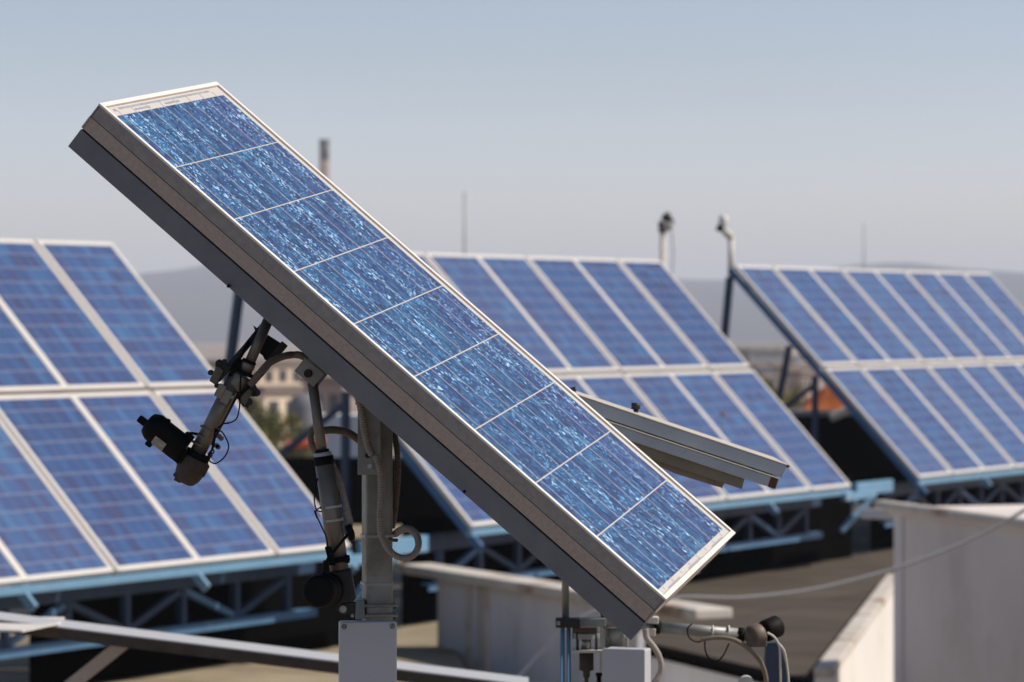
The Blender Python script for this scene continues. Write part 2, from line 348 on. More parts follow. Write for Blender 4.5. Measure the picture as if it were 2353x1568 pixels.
def array_cell_material():
    """module laminate seen from afar: 6 x 10 cells (module-local metres, x across, y down from 0)"""
    m = bpy.data.materials.new('module_laminate'); m.use_nodes = True; nt = m.node_tree; b = nt.nodes['Principled BSDF']; L = nt.links
    t = nd(nt, 'ShaderNodeTexCoord'); oi = nd(nt, 'ShaderNodeObjectInfo'); so = nd(nt, 'ShaderNodeSeparateXYZ'); L.new(t.outputs['Object'], so.inputs[0])
    def fl(src, sc):
        a = nd(nt, 'ShaderNodeMath', operation='MULTIPLY'); a.inputs[1].default_value = sc; L.new(src, a.inputs[0])
        f = nd(nt, 'ShaderNodeMath', operation='FLOOR'); L.new(a.outputs[0], f.inputs[0]); return f.outputs[0]
    cv = nd(nt, 'ShaderNodeCombineXYZ'); L.new(fl(so.outputs['X'], 1 / .0765), cv.inputs[0]); L.new(fl(so.outputs['Y'], 1 / .153), cv.inputs[1])
    rz = nd(nt, 'ShaderNodeMath', operation='MULTIPLY'); rz.inputs[1].default_value = 97; L.new(oi.outputs['Random'], rz.inputs[0]); L.new(rz.outputs[0], cv.inputs[2])
    w = nd(nt, 'ShaderNodeTexWhiteNoise', noise_dimensions='3D'); L.new(cv.outputs[0], w.inputs['Vector'])
    r = ramp_node(nt, [(0, (.065, .042, .085)), (.12, (.045, .055, .14)), (.5, (.042, .078, .20)), (.85, (.045, .115, .26)), (1, (.06, .165, .33))]); L.new(w.outputs[0], r.inputs[0])
    n = nd(nt, 'ShaderNodeTexNoise', Scale=9, Detail=4); mp_ = nd(nt, 'ShaderNodeMapping'); mp_.inputs['Scale'].default_value = (2.2, .7, 1); L.new(t.outputs['Object'], mp_.inputs[0]); L.new(mp_.outputs[0], n.inputs['Vector'])
    mx = nd(nt, 'ShaderNodeMix', data_type='RGBA'); r2 = ramp_node(nt, [(.35, (.046, .066, .165)), (.7, (.045, .11, .26))]); L.new(n.outputs[0], r2.inputs[0])
    mx.inputs['Factor'].default_value = .45; L.new(r.outputs[0], mx.inputs['A']); L.new(r2.outputs[0], mx.inputs['B'])
    def lines(src, pitch, half):
        d = nd(nt, 'ShaderNodeMath', operation='PINGPONG'); d.inputs[1].default_value = pitch / 2; L.new(src, d.inputs[0])
        l = nd(nt, 'ShaderNodeMath', operation='LESS_THAN'); l.inputs[1].default_value = half; L.new(d.outputs[0], l.inputs[0]); return l.outputs[0]
    ly = lines(so.outputs['Y'], .153, .0048); lx = lines(so.outputs['X'], .153, .0016)
    mxx = nd(nt, 'ShaderNodeMath', operation='MAXIMUM'); L.new(ly, mxx.inputs[0]); L.new(lx, mxx.inputs[1])
    tv = ramp_node(nt, [(0, (.78, .80, .86)), (.5, (1, 1, 1)), (1, (1.25, 1.12, 1.04))]); L.new(oi.outputs['Random'], tv.inputs[0])
    tx_ = nd(nt, 'ShaderNodeMix', data_type='RGBA', blend_type='MULTIPLY'); tx_.inputs['Factor'].default_value = 1; L.new(mx.outputs['Result'], tx_.inputs['A']); L.new(tv.outputs[0], tx_.inputs['B']); mx = tx_
    x = nd(nt, 'ShaderNodeMix', data_type='RGBA'); x.inputs['B'].default_value = (.21, .21, .27, 1)
    L.new(mxx.outputs[0], x.inputs['Factor']); L.new(mx.outputs['Result'], x.inputs['A'])
    L.new(x.outputs['Result'], b.inputs['Base Color']); pset(b, None, .25, 0, .85)
    return m
M.acell = array_cell_material()

def seams(m, rot, k):
    nt = m.node_tree; L = nt.links; b = nt.nodes['Principled BSDF']; src = b.inputs['Base Color'].links[0].from_socket
    t = nd(nt, 'ShaderNodeTexCoord'); mp_ = nd(nt, 'ShaderNodeMapping'); mp_.inputs['Rotation'].default_value = (0, 0, rot)
    n = nd(nt, 'ShaderNodeTexNoise', Scale=2.5, Detail=3); sc = nd(nt, 'ShaderNodeVectorMath', operation='SCALE'); sc.inputs['Scale'].default_value = .08; ad = nd(nt, 'ShaderNodeVectorMath', operation='ADD')
    br = nd(nt, 'ShaderNodeTexBrick'); br.inputs['Scale'].default_value = 1; br.inputs['Brick Width'].default_value = 5; br.inputs['Row Height'].default_value = 1; br.inputs['Mortar Size'].default_value = .022
    br.inputs['Color1'].default_value = (1, 1, 1, 1); br.inputs['Color2'].default_value = (.80, .79, .77, 1); br.inputs['Mortar'].default_value = (k, k, k, 1)
    L.new(t.outputs['Object'], mp_.inputs[0]); L.new(mp_.outputs[0], ad.inputs[0]); L.new(mp_.outputs[0], n.inputs['Vector']); L.new(n.outputs['Color'], sc.inputs[0]); L.new(sc.outputs[0], ad.inputs[1]); L.new(ad.outputs[0], br.inputs['Vector'])
    mx = nd(nt, 'ShaderNodeMix', data_type='RGBA', blend_type='MULTIPLY'); mx.inputs['Factor'].default_value = 1
    L.new(src, mx.inputs['A']); L.new(br.outputs['Color'], mx.inputs['B']); L.new(mx.outputs['Result'], b.inputs['Base Color'])
seams(M.roof, R(28), .35); seams(M.roof2, R(28), .4)
X3, Y3, Z3 = Vector((1, 0, 0)), Vector((0, 1, 0)), Vector((0, 0, 1))
def struct(name, mb, m, bevel=0):
    o = mb.build(name, m, bevel=bevel); o['kind'] = 'structure'; return o

# ------------------------------------------------------------------ ground, hills, roofs, walls
ZR = -2.65
mb = MB(); mb.face([(-9000, -60, -20), (9000, -60, -20), (9000, 9000, -20), (-9000, 9000, -20)]); struct('ground', mb, M.city)

def ridge(name, Y0, Y1, x0, x1, prof, seed):
    nx, ny = 120, 26; mb = MB(); P = []; fs = []
    for j in range(ny):
        t = j / (ny - 1)
        for i in range(nx):
            x = x0 + (x1 - x0) * i / (nx - 1); y = Y0 + (Y1 - Y0) * t
            px = 1176.5 + x / (Y0 + .55 * (Y1 - Y0)) * F
            h = prof(px); k = math.sin(min(1, t / .55) * math.pi / 2) if t < .55 else math.cos((t - .55) / .45 * math.pi / 2)
            n = noise.fractal(Vector((x * .0016 + seed, y * .0016, 0)), 1, 2, 6)
            P.append(Vector((x, y, -21 + (h + 20) * max(0, k) * (1 + .05 * n) + 3 * n * k)))
    for j in range(ny - 1):
        for i in range(nx - 1):
            a = j * nx + i; fs.append((a, a + 1, a + nx + 1, a + nx))
    mb._add(P, fs, True); return struct(name, mb, M.hill)
def prof(px):
    pts = [(-400, 705), (0, 690), (330, 640), (540, 612), (760, 606), (1000, 610), (1300, 628), (1600, 645), (1690, 646), (1800, 625), (1990, 607), (2150, 622), (2353, 636), (2900, 690)]
    for (a, ya), (b, yb) in zip(pts, pts[1:]):
        if px <= b:
            t = max(0, (px - a) / (b - a)); t = t * t * (3 - 2 * t); y = ya + (yb - ya) * t; break
    else: y = 690
    return (729 - y) / F * 4712
ridge('hills', 2650, 6400, -1900, 1900, prof, 3)

def slab(name, pts, z0, z1, m):
    mb = MB(); mb.prism([Vector((x, y, z1)) for x, y in pts], (0, 0, z0 - z1)); return struct(name, mb, m)
slab('roof', [(-.6, 62), (-.6, 29.6), (-.28, 25.0), (-.1, 18), (0, 3), (-26, 3), (-30, 62)], -20, ZR, M.roof)
slab('roof', [(2.14, 25.3), (3.62, 34.2), (8.6, 62), (-.596, 62), (-.596, 32.7)], -20, ZR, M.roof2)

def wall(name, label, A, B, z0, z1, th, m, capm, cap=.28, caph=.07, ext=(0, 0), side=1):
    """rendered wall from A to B with a coping on top; side: which side of A->B is the thickness"""
    A = Vector((*A, 0)); B = Vector((*B, 0)); d = (B - A).normalized(); n = Vector((-d.y, d.x, 0)) * side
    t = thing(name, label, 'wall', (A + B) / 2 + Z3 * z0)
    mb = MB(); mb.prism([A + Z3 * z0, B + Z3 * z0, B + n * th + Z3 * z0, A + n * th + Z3 * z0], Z3 * (z1 - z0)); mb.build('wall_body', m, t)
    mb = MB(); a = A - d * ext[0] + n * (th / 2); b = B + d * ext[1] + n * (th / 2)
    mb.bar(a + Z3 * (z1 + caph / 2 + .002), b + Z3 * (z1 + caph / 2 + .002), cap, caph); mb.build('coping', capm, t, bevel=.012)
    return t, d, n
# low wall with the pale coping under the middle array
tA, dA, nA = wall('rendered_wall', 'low white rendered wall with pale coping running behind the grey junction box post', (-.60, 27.75), (.90, 24.73), -20, -2.09, .06, M.wallw, M.cop, .30, .075, (.5, 1.05))
mb = MB()
for k, (u, w_) in enumerate(((.62, .05), (.80, .03), (.87, .025), (.95, .02))):
    c = Vector((-.60, 27.75, 0)) + dA * u * 1.0 - nA * .02
    mb.bar(c + Z3 * -6, c + Z3 * -2.10, .03, w_, up=dA)
mb.build('joint_strip', [M.cop], tA)
# wall under the brown roof edge
wall('rendered_wall', 'grey rendered wall below the brown felt roof edge, right of the second tracker', (-.2, 31.55), (2.10, 25.22), -20, -2.72, .06, M.wallw, M.dark, .2, .06, side=-1)
# sunlit parapet, right edge of the brown roof
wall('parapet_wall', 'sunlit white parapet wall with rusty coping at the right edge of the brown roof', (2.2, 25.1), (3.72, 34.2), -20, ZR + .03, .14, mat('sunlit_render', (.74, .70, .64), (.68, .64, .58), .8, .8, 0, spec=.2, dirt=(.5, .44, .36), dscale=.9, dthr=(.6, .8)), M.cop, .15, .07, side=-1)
# big wall at the right border
tC, dC, nC = wall('rendered_wall', 'tall grey weathered wall at the right border with a pale stained coping', (2.81, 25.4), (4.86, 18.8), -20, -1.45, 2.4, M.wallg, M.wallg, 2.5, .05, (.02, 0))
mb = MB(); a = Vector((2.81, 25.4, -1.385)); mb.bar(a - dC * .18 - nC * .04, a + dC * 9 - nC * .04, .10, .06); mb.build('gutter', M.cop, tC, bevel=.02)
mb = MB(); mb.bar(a + dC * .16 - nC * .012 + Z3 * -18, a + dC * .16 - nC * .012 - Z3 * .06, .02, .05, up=dC); mb.build('joint_strip', M.wallw, tC)
# white beam stub beside the sunlit wall
mb = MB(); mb.bar(at(1985, 1180, 25.9), at(2082, 1184, 25.3), .07, .075); tag(mb.build('pale_beam', M.boxm, bevel=.01), 'short pale grey beam end sticking out left of the big right wall', 'beam')
# shade painted as near-black boarding behind the arrays
mb = MB(); mb.box((-7.5, 44.0, -20), (2.2, 44.25, -1.80)); tag(mb.build('shade_backing', M.dark), 'shade-painted black boarding behind the left and middle solar arrays', 'backing')
mb = MB(); mb.box((3.0, 49.0, -20), (9.5, 49.3, -1.41)); tag(mb.build('shade_backing', M.dark), 'shade-painted black boarding in the gap before the right solar array', 'backing')
mb = MB(); mb.box((3.02, 48.94, -1.405), (9.5, 49.36, -1.33)); tag(mb.build('ledge', M.zinc2), 'thin grey ledge along the top of the right black shade backing', 'ledge')

# ------------------------------------------------------------------ solar arrays
L1, L2, GAP = 1.5735, 1.6721, 0.04
def array_frame(az, tilt):
    h = Vector((math.cos(az), math.sin(az), 0)); n = Vector((-math.sin(az), math.cos(az), 0))
    s = n * math.cos(tilt) + Z3 * math.sin(tilt); return h, s, h.cross(s)
mod_cache = {}
def module_meshes(Lm):
    if Lm in mod_cache: return mod_cache[Lm]
    W_ = .985; fw = .040; th = .042
    mb = MB()      # local: x across 0..W, y down 0..-L, z normal
    mb.box((0, -Lm, -th), (fw, 0, 0)); mb.box((W_ - fw, -Lm, -th), (W_, 0, 0))
    mb.box((fw, -fw, -th), (W_ - fw, 0, 0)); mb.box((fw, -Lm, -th), (W_ - fw, -Lm + fw, 0))
    fr = mb.build('frame', M.aframe, bevel=.003); me_f = fr.data; bpy.data.objects.remove(fr)
    mb = MB(); mb.box((fw - .002, -Lm + fw - .002, -.012), (W_ - fw + .002, -fw + .002, -.006))
    # shift so that cell grid starts at the laminate corner
    g = mb.build('laminate', M.acell); me_g = g.data; bpy.data.objects.remove(g)
    mod_cache[Lm] = (me_f, me_g); return mod_cache[Lm]
def solar_array(label, p0, az, tilt, u0, u1, plate_end, leg_ends, shade_span=None, prop=False):
    h, s, n = array_frame(R(az), R(tilt)); p0 = Vector(p0)
    rot = Matrix((h, s, n)).transposed()
    t = thing('solar_array', label, 'solar array', p0, rot, 'solar arrays on the rooftop')
    for k in range(u0, u1):
        shift = .013 if (k - u0) % 2 == 0 else -.013      # modules sit in pairs
        for row, (y0, Lm) in enumerate(((0, L1), (-(L1 + GAP), L2))):
            mf, mg = module_meshes(Lm)
            o = bpy.data.objects.new('solar_module', None); scene.collection.objects.link(o); o.parent = t; o.empty_display_size = .1
            o.location = (k + .0075 + (.012 if (k - u0) % 2 == 0 else -.012) * -1, y0, .0)
            f = bpy.data.objects.new('frame', mf); scene.collection.objects.link(f); f.parent = o
            b = f.modifiers.new('bevel', 'BEVEL'); b.width = .003; b.segments = 1; b.limit_method = 'ANGLE'
            g = bpy.data.objects.new('laminate', mg); scene.collection.objects.link(g); g.parent = o
    Lt = L1 + L2 + GAP; nh = Vector((n.x, n.y, 0)).normalized()     # nh: horizontal, out of the front
    P = lambda u, v, w=0: p0 + h * u - s * v + n * w
    # sloping rafters under the pairs of modules
    for u in range(u0, u1 + 1, 2):
        e = .03 if u == u0 else (-.03 if u == u1 else 0)
        mb = MB(); mb.bar(P(u + e, -.03, -.10), P(u + e, Lt + .18, -.09), .036, .07, up=n); mb.build('rafter', M.blue3 if u == u0 else M.blue, t, bevel=.006)
    for v in (.25, L1 - .2, L1 + .3, Lt - .25):
        mb = MB(); mb.bar(P(u0 + .05, v, -.072), P(u1 - .05, v, -.072), .04, .05, up=n); mb.build('purlin', M.blue, t)
    # sill beam along the lower edge and the truss that carries it
    B = lambda u, o=0, z=0: p0 + h * u - s * Lt - nh * o + Z3 * z      # point on lower edge, moved back o, up z
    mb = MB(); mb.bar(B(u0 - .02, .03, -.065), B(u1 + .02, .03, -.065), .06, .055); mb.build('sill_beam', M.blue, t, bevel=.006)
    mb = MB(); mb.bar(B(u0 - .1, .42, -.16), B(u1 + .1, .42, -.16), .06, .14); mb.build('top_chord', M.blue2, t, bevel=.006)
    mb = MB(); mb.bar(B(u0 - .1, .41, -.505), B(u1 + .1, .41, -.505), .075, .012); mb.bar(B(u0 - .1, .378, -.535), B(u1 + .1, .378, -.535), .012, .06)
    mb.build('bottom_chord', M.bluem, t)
    u = u0 + .15; k = 0
    while u < u1:
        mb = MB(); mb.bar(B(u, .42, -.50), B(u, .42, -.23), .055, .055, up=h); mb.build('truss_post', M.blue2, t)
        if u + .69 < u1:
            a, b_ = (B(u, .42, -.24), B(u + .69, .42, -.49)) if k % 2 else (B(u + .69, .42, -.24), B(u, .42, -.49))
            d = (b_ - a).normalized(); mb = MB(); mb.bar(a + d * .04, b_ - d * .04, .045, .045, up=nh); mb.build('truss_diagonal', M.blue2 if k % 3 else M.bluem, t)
        u += .69; k += 1
    # legs
    if shade_span:
        mb = MB(); mb.bar(B(u0 + shade_span[0], shade_span[2], (ZR + shade_span[3]) / 2 - (p0 - s * Lt).z), B(u1 + shade_span[1], shade_span[2], (ZR + shade_span[3]) / 2 - (p0 - s * Lt).z), .03, shade_span[3] - ZR); mb.build('shade_sheet', M.dark, t)  # added sheet, coloured near-black in place of the deep shade under the array
    for u in leg_ends:
        back = -nh; foot = P(u, 0, -.16) + back * (.28 if prop else .45); foot.z = ZR; top = P(u, .05, -.15)
        mid = P(u, L1 + .02, -.15); mf_ = mid.copy(); mf_.z = ZR
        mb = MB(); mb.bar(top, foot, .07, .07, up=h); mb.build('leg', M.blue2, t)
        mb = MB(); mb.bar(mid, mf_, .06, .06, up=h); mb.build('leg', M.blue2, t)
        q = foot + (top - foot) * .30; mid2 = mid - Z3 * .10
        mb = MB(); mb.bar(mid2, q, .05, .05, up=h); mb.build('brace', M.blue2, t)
        if prop: s1 = P(u, L1 * .72, -.15); tt = mid2 + (q - mid2) * .38; mb = MB(); mb.bar(s1, tt, .06, .06, up=h); mb.build('leg', M.blue2, t)
    # light blue gusset beam past the end
    if plate_end:
        for (a, b_, o, z, hh) in ((-.25, .55, -.02, -.11, .08), (.22, 1.20, .06, -.05, .135)):
            mb = MB(); mb.bar(B(u1 + a, o, z), B(u1 + b_, o, z), .06, hh); mb.build('end_plate', M.blue, t, bevel=.008)
        mb = MB(); mb.bar(B(u1 + .75, .05, -.12), B(u1 + .30, .25, -.5), .05, .05, up=h); mb.build('end_strut', M.blue, t)
    return t, P, B
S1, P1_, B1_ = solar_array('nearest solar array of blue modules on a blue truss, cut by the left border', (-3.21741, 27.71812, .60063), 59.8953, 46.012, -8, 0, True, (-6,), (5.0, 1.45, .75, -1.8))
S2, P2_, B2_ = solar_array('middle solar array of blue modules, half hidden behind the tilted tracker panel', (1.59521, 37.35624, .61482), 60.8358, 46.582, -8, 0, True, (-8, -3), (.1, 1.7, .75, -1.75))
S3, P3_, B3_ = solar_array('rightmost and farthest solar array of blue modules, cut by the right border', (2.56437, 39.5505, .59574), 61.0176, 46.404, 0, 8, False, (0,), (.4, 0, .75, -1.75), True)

# dry leaf lying on the middle array
h, s, n = array_frame(R(60.8358), R(46.582))
c = P2_(-1.62, L1 + .62, .004); mb = MB()
mb.face([c, c + h * .05 + n * .02, c + h * .09 - s * .03 + n * .01, c + h * .04 - s * .05]); mb.face([c + n * .001, c - h * .03 + n * .015 - s * .03, c + h * .04 - s * .05 + n * .001])
lf = mb.build('dry_leaf', M.leafbrown); so_ = lf.modifiers.new('thick', 'SOLIDIFY'); so_.thickness = .003
tag(lf, 'small dry brown leaf lying on the middle solar array', 'leaf')

# ------------------------------------------------------------------ poles behind the arrays
def lamp_pole(label, x, ytop, Y, dx, heads, zend=ZR):
    a = at(x, ytop, Y); foot = at(x + dx, ytop + 300, Y); d = (a - foot).normalized(); f = a + d * ((zend - a.z) / d.z)
    t = thing('lamp_pole', label, 'pole', f, None, 'poles with lamp heads behind the arrays')
    mb = MB(); mb.cyl(f, a, .032); mb.build('pole', M.cream, t)
    for (nm, p, q, r1, r2, m_) in heads:
        mb = MB(); A_, B_ = at(*p, Y - .02), at(*q, Y - .02); Ln = (B_ - A_).length
        mb.lathe(A_, B_, [(0, r1 * .7), (Ln * .12, r1), (Ln * .85, r2), (Ln, r2 * .7)], 20); mb.build(nm, m_, t)
    return t
p1 = lamp_pole('thin rusty-topped pole with a dark lamp head above the right end of the middle array', 1523, 517, 40.5, 0,
    [('bracket', (1519, 508), (1520, 536), .034, .034, M.rust), ('joint', (1525, 527), (1544, 512), .05, .05, M.cream), ('lamp_head', (1547, 517), (1526, 492), .034, .062, M.cast)])
mb = MB(); mb.tube([at(1541, 520, 40.5), at(1545, 550, 40.5), at(1547, 590, 40.5), at(1543, 640, 40.5)], .008); mb.build('cable', M.ribbon, p1)
lamp_pole('pole with a white bulb-shaped lamp head at the left corner of the right array', 1680, 548, 39.75, -4,
    [('elbow', (1683, 548), (1663, 531), .045, .04, M.cream), ('lens', (1662, 530), (1648, 520), .035, .045, M.black), ('lamp_head', (1658, 521), (1664, 496), .045, .052, M.lip)], .42)
for (x, y0, y1, Y, lab) in ((1067.5, 441, 590, 160, 'faint thin antenna mast above the middle array'), (1985, 514, 620, 240, 'faint thin antenna mast above the right array')):
    mb = MB(); a = at(x, y0, Y); mb.cyl((a.x, a.y, -20), (a.x, a.y, a.z - (a.z + 20) * .25), .11, .09, 10); mb.cyl((a.x, a.y, a.z - (a.z + 20) * .25), a, .055, .04, 8)
    tag(mb.build('antenna_mast', M.zinc2), lab, 'mast', 'antenna masts on the skyline')

# ------------------------------------------------------------------ town beyond the roof
def house(label, x, y, w, d, ztop, yaw, wallm, storeys, cols, name='apartment_block'):
    rot = Matrix.Rotation(yaw, 3, 'Z'); t = thing(name, label, 'building', (x, y, -20), rot, 'buildings of the town beyond the roof')
    H = ztop + 20; W0 = Matrix.Translation((x, y, -20)) @ rot.to_4x4()
    def bx(lo, hi):
        mb = MB(); mb.box(lo, hi); mb.v = [W0 @ v for v in mb.v]; return mb
    bx((-w / 2, -d / 2, 0), (w / 2, d / 2, H)).build('wall', wallm, t)
    bx((-w / 2 - .3, -d / 2 - .3, H), (w / 2 + .3, d / 2 + .3, H + .4)).build('roof', M.rooft, t)
    sh = H / storeys
    big = y < 500
    if big:
        for i in range(storeys):
            if (storeys - i) > 6: continue
            for j in range(cols):
                cx = -w / 2 + (j + .5) * w / cols
                bx((cx - w / cols * .28, -d / 2 - .05, i * sh + sh * .28), (cx + w / cols * .28, -d / 2 + .05, i * sh + sh * .78)).build('window', M.winglass, t)
    else:
        mb = MB()
        for i in range(storeys):
            bb = MB(); bb.box((-w / 2 + 1, -d / 2 - .05, i * sh + sh * .35), (w / 2 - 1, -d / 2 + .05, i * sh + sh * .75)); bb.v = [W0 @ v for v in bb.v]; mb._add(bb.v, bb.f)
        mb.build('window_band', M.winglass, t)
    return t
wm = {'beige': mat('beige_render', (.66, .52, .37), (.58, .46, .33), .3, .9), 'cream': mat('cream_render', (.76, .62, .45), (.70, .56, .40), .2, .9),
      'grey': mat('grey_concrete', (.17, .17, .18), (.13, .13, .15), .3, .9), 'pink': mat('pink_render', (.42, .31, .255), (.36, .26, .215), .3, .9), 'blue': mat('bluish_cladding', (.2, .25, .3), (.17, .2, .25), .3, .9)}
def place(px, py, Y): p = at(px, py, Y); return p
p = at(600, 838, 330); house('large beige apartment block with rows of small windows seen under the tilted panel', p.x + 1, 330, 13, 3, p.z, .85, wm['beige'], 7, 7)
p = at(640, 900, 250); house('low cream block in front of the large beige apartment block', p.x + .4, 250, 5.5, 1.5, p.z, .85, wm['cream'], 5, 3)
p = at(742, 880, 200); house('dark brick-red building right of the cream block, behind the actuator rod', p.x, 200, 2.0, 6, p.z, .1, wm['pink'], 6, 2)
mb = MB(); p = at(700, 905, 190); mb.lathe((p.x, 190, -20), (p.x, 190, 0), [(0, .9), (p.z + 19.3, .9), (p.z + 19.8, .7), (p.z + 20, .3)], 24)
tag(mb.build('grey_silo', wm['grey']), 'dark grey round-topped silo beside the cream block', 'silo')
towers = [(1722, 812, 900, 14, 'grey', 'tall dark grey tower block right of the middle array'), (1750, 806, 760, 13, 'grey', 'dark grey tower block second from the middle array edge'),
          (1776, 820, 820, 14, 'blue', 'bluish tower block between the grey towers and the blue rafter'), (1800, 822, 980, 22, 'pink', 'pinkish block close to the blue rafter of the right array'),
          (1700, 798, 1500, 30, 'beige', 'far beige block low on the skyline at the middle array edge'), (1740, 795, 1700, 40, 'pink', 'far pinkish block behind the dark grey towers'),
          (1785, 793, 1800, 42, 'beige', 'far beige block on the skyline behind the bluish tower'), (1815, 797, 1600, 30, 'cream', 'far cream block on the skyline next to the blue rafter'),
          (1665, 800, 1400, 34, 'pink', 'far pinkish block partly behind the slope of the middle array'), (488, 830, 1200, 30, 'pink', 'pinkish block low on the skyline left of the blue leg'),
          (520, 826, 1300, 32, 'beige', 'beige block low on the skyline right behind the clamp'), (545, 824, 1500, 40, 'cream', 'cream block on the skyline behind the blue leg'),
          (570, 832, 900, 20, 'pink', 'pinkish block on the skyline between clamp and beige apartment block')]
towers += [(1712, 842, 520, 7, 'grey', 'low dark block at the foot of the dark grey towers'), (1758, 846, 480, 5, 'blue', 'low bluish block in front of the bluish tower'),
           (1790, 838, 560, 6, 'pink', 'low pinkish block between the towers and the dark prop'), (1822, 850, 430, 5, 'beige', 'low beige block right below the blue rafter'),
           (1845, 862, 380, 4, 'pink', 'low pinkish block seen between the two blue legs'), (1730, 868, 330, 3.5, 'cream', 'low cream block at the slope of the middle array'),
           (620, 868, 420, 6, 'beige', 'beige block between the clamp and the arched conduit'), (560, 850, 600, 9, 'cream', 'cream block low behind the clamp'),
           ]
for (px, py, Y, w, c, lab) in towers:
    p = at(px, py, Y); house(lab, p.x, Y, w, min(12, w * .4), p.z, random.uniform(.7, 1.0), wm[c], 6, 4)

# chimney
p = at(745, 321, 1000); mb = MB()
t = thing('factory_chimney', 'tall reddish factory chimney rising behind the tilted panel', 'chimney', (p.x, 1000, -20))
mb.cyl((p.x, 1000, -20), (p.x, 1000, p.z - 6), 1.9, 1.42, 28); mb.build('shaft', M.brick, t)
mb = MB(); mb.cyl((p.x, 1000, p.z - 6), (p.x, 1000, p.z - .8), 1.42, 1.38, 28); mb.cyl((p.x, 1000, p.z - .8), (p.x, 1000, p.z), 1.6, 1.6, 28); mb.build('top_band', M.gear, t)

# trees
def tree(label, px, py, Y, rad, seed, H=None):
    top = at(px, py, Y); rnd = random.Random(seed); c = Vector((top.x, Y, top.z - rad * 1.1))
    t = thing('tree', label, 'tree', (c.x, c.y, -20), None, 'trees beyond the roof')
    mb = MB(); mb.tube([(c.x, c.y, -20), (c.x + .2, c.y, (-20 + c.z) / 2), (c.x, c.y, c.z)], .22, 10)
    for k in range(6):
        g = k * 1.05 + rnd.random(); mb.tube([(c.x, c.y, c.z - rad), (c.x + math.cos(g) * rad * .4, c.y + math.sin(g) * rad * .4, c.z - rad * .3), (c.x + math.cos(g) * rad * .7, c.y + math.sin(g) * rad * .7, c.z + rad * .3)], .06, 6)
    mb.build('trunk', M.bark, t)
    mb = MB(); cl = [(c + Vector((rnd.gauss(0, .42), rnd.gauss(0, .42), rnd.gauss(-.1, .5))) * rad, rad * rnd.uniform(.22, .42)) for _ in range(26)]
    for (q, r) in cl:
        mi = 0 if rnd.random() < .5 else 1
        for _ in range(170):
            d = Vector((rnd.gauss(0, 1), rnd.gauss(0, 1), rnd.gauss(0, 1))).normalized() * r * rnd.random() ** .35
            x = q + d; a = Vector((rnd.gauss(0, 1), rnd.gauss(0, 1), rnd.gauss(0, 1))).normalized(); b_ = a.cross(Vector((rnd.random(), rnd.random(), 1))).normalized(); z_ = rad * rnd.uniform(.035, .07)
            mb.face([x - a * z_, x + b_ * z_ * .6, x + a * z_, x - b_ * z_ * .6], mi)
    mb.build('crown', [M.leafd, M.leafl], t)
tree('olive green tree directly behind the slope of the left array', 585, 905, 95, 1.1, 1)
tree('olive green bushy tree between the left array and the actuator rod', 640, 958, 88, 1.1, 2)
tree('dark green tree right of the vertical actuator rod', 700, 990, 84, 1.0, 3)
tree('small green tree at the right end of the middle array', 1772, 872, 130, 1.5, 4)
tree('dark olive tree left of the orange tarpaulin', 1812, 895, 120, 1.3, 5)
# red awning, orange tarpaulin, white box behind the shade backing
mb = MB(); a, b_ = at(655, 1022, 60), at(745, 1015, 60); mb.prism([a, b_, b_ + Vector((0, .8, .05)), a + Vector((0, .8, .05))], (0, -.02, -.06)); mb.prism([a, b_, b_ - Z3 * .1, a - Z3 * .1], (0, .03, 0))
tag(mb.build('red_awning', M.red), 'red awning strip low behind the actuator rod', 'awning')
mb = MB(); a = at(795, 985, 70); mb.box((a.x - .55, 70, -20), (a.x + .35, 71, a.z + .28)); tag(mb.build('white_shed', M.wallw, bevel=.02), 'pale shed wall seen behind the blue braces left of the post', 'shed')
mb = MB(); P = []; fs = []; nx, ny = 26, 12; A_ = at(1843, 955, 49.9)
for j in range(ny):
    for i in range(nx):
        u = i / (nx - 1); v = j / (ny - 1); env = math.sin(math.pi * min(1, u * 1.05)) ** .6 * math.sin(math.pi * v) ** .5
        k = noise.fractal(Vector((u * 4, v * 3, 2)), 1, 2, 4)
        P.append(Vector((A_.x + u * 1.25, 49.6 + v * .8, -1.32 + env * (.28 + .40 * u) + .10 * k * env)))
for j in range(ny - 1):
    for i in range(nx - 1): q = j * nx + i; fs.append((q, q + 1, q + nx + 1, q + nx))
mb._add(P, fs, False); mb.box((A_.x + .05, 49.55, -2.0), (A_.x + 1.2, 50.5, -1.322)); tag(mb.build('orange_tarpaulin', M.orange), 'crumpled orange tarpaulin heaped behind the blue rafter of the right array', 'tarpaulin')
mb = MB(); a = at(1925, 962, 48.8)
mb.obox(a + Vector((.03, 0, .07)), Vector((.9, 0, .43)).normalized(), Y3, Vector((-.43, 0, .9)).normalized(), .30, .2, .11); tag(mb.build('white_bundle', M.cream, bevel=.02), 'small white bundle beside the orange tarpaulin', 'bundle')

# ------------------------------------------------------------------ main solar tracker
RP = Matrix(((.25789635, -.75009476, .60897235), (.95762666, .11480213, -.26414326), (.12822115, .65128974, .74791779)))
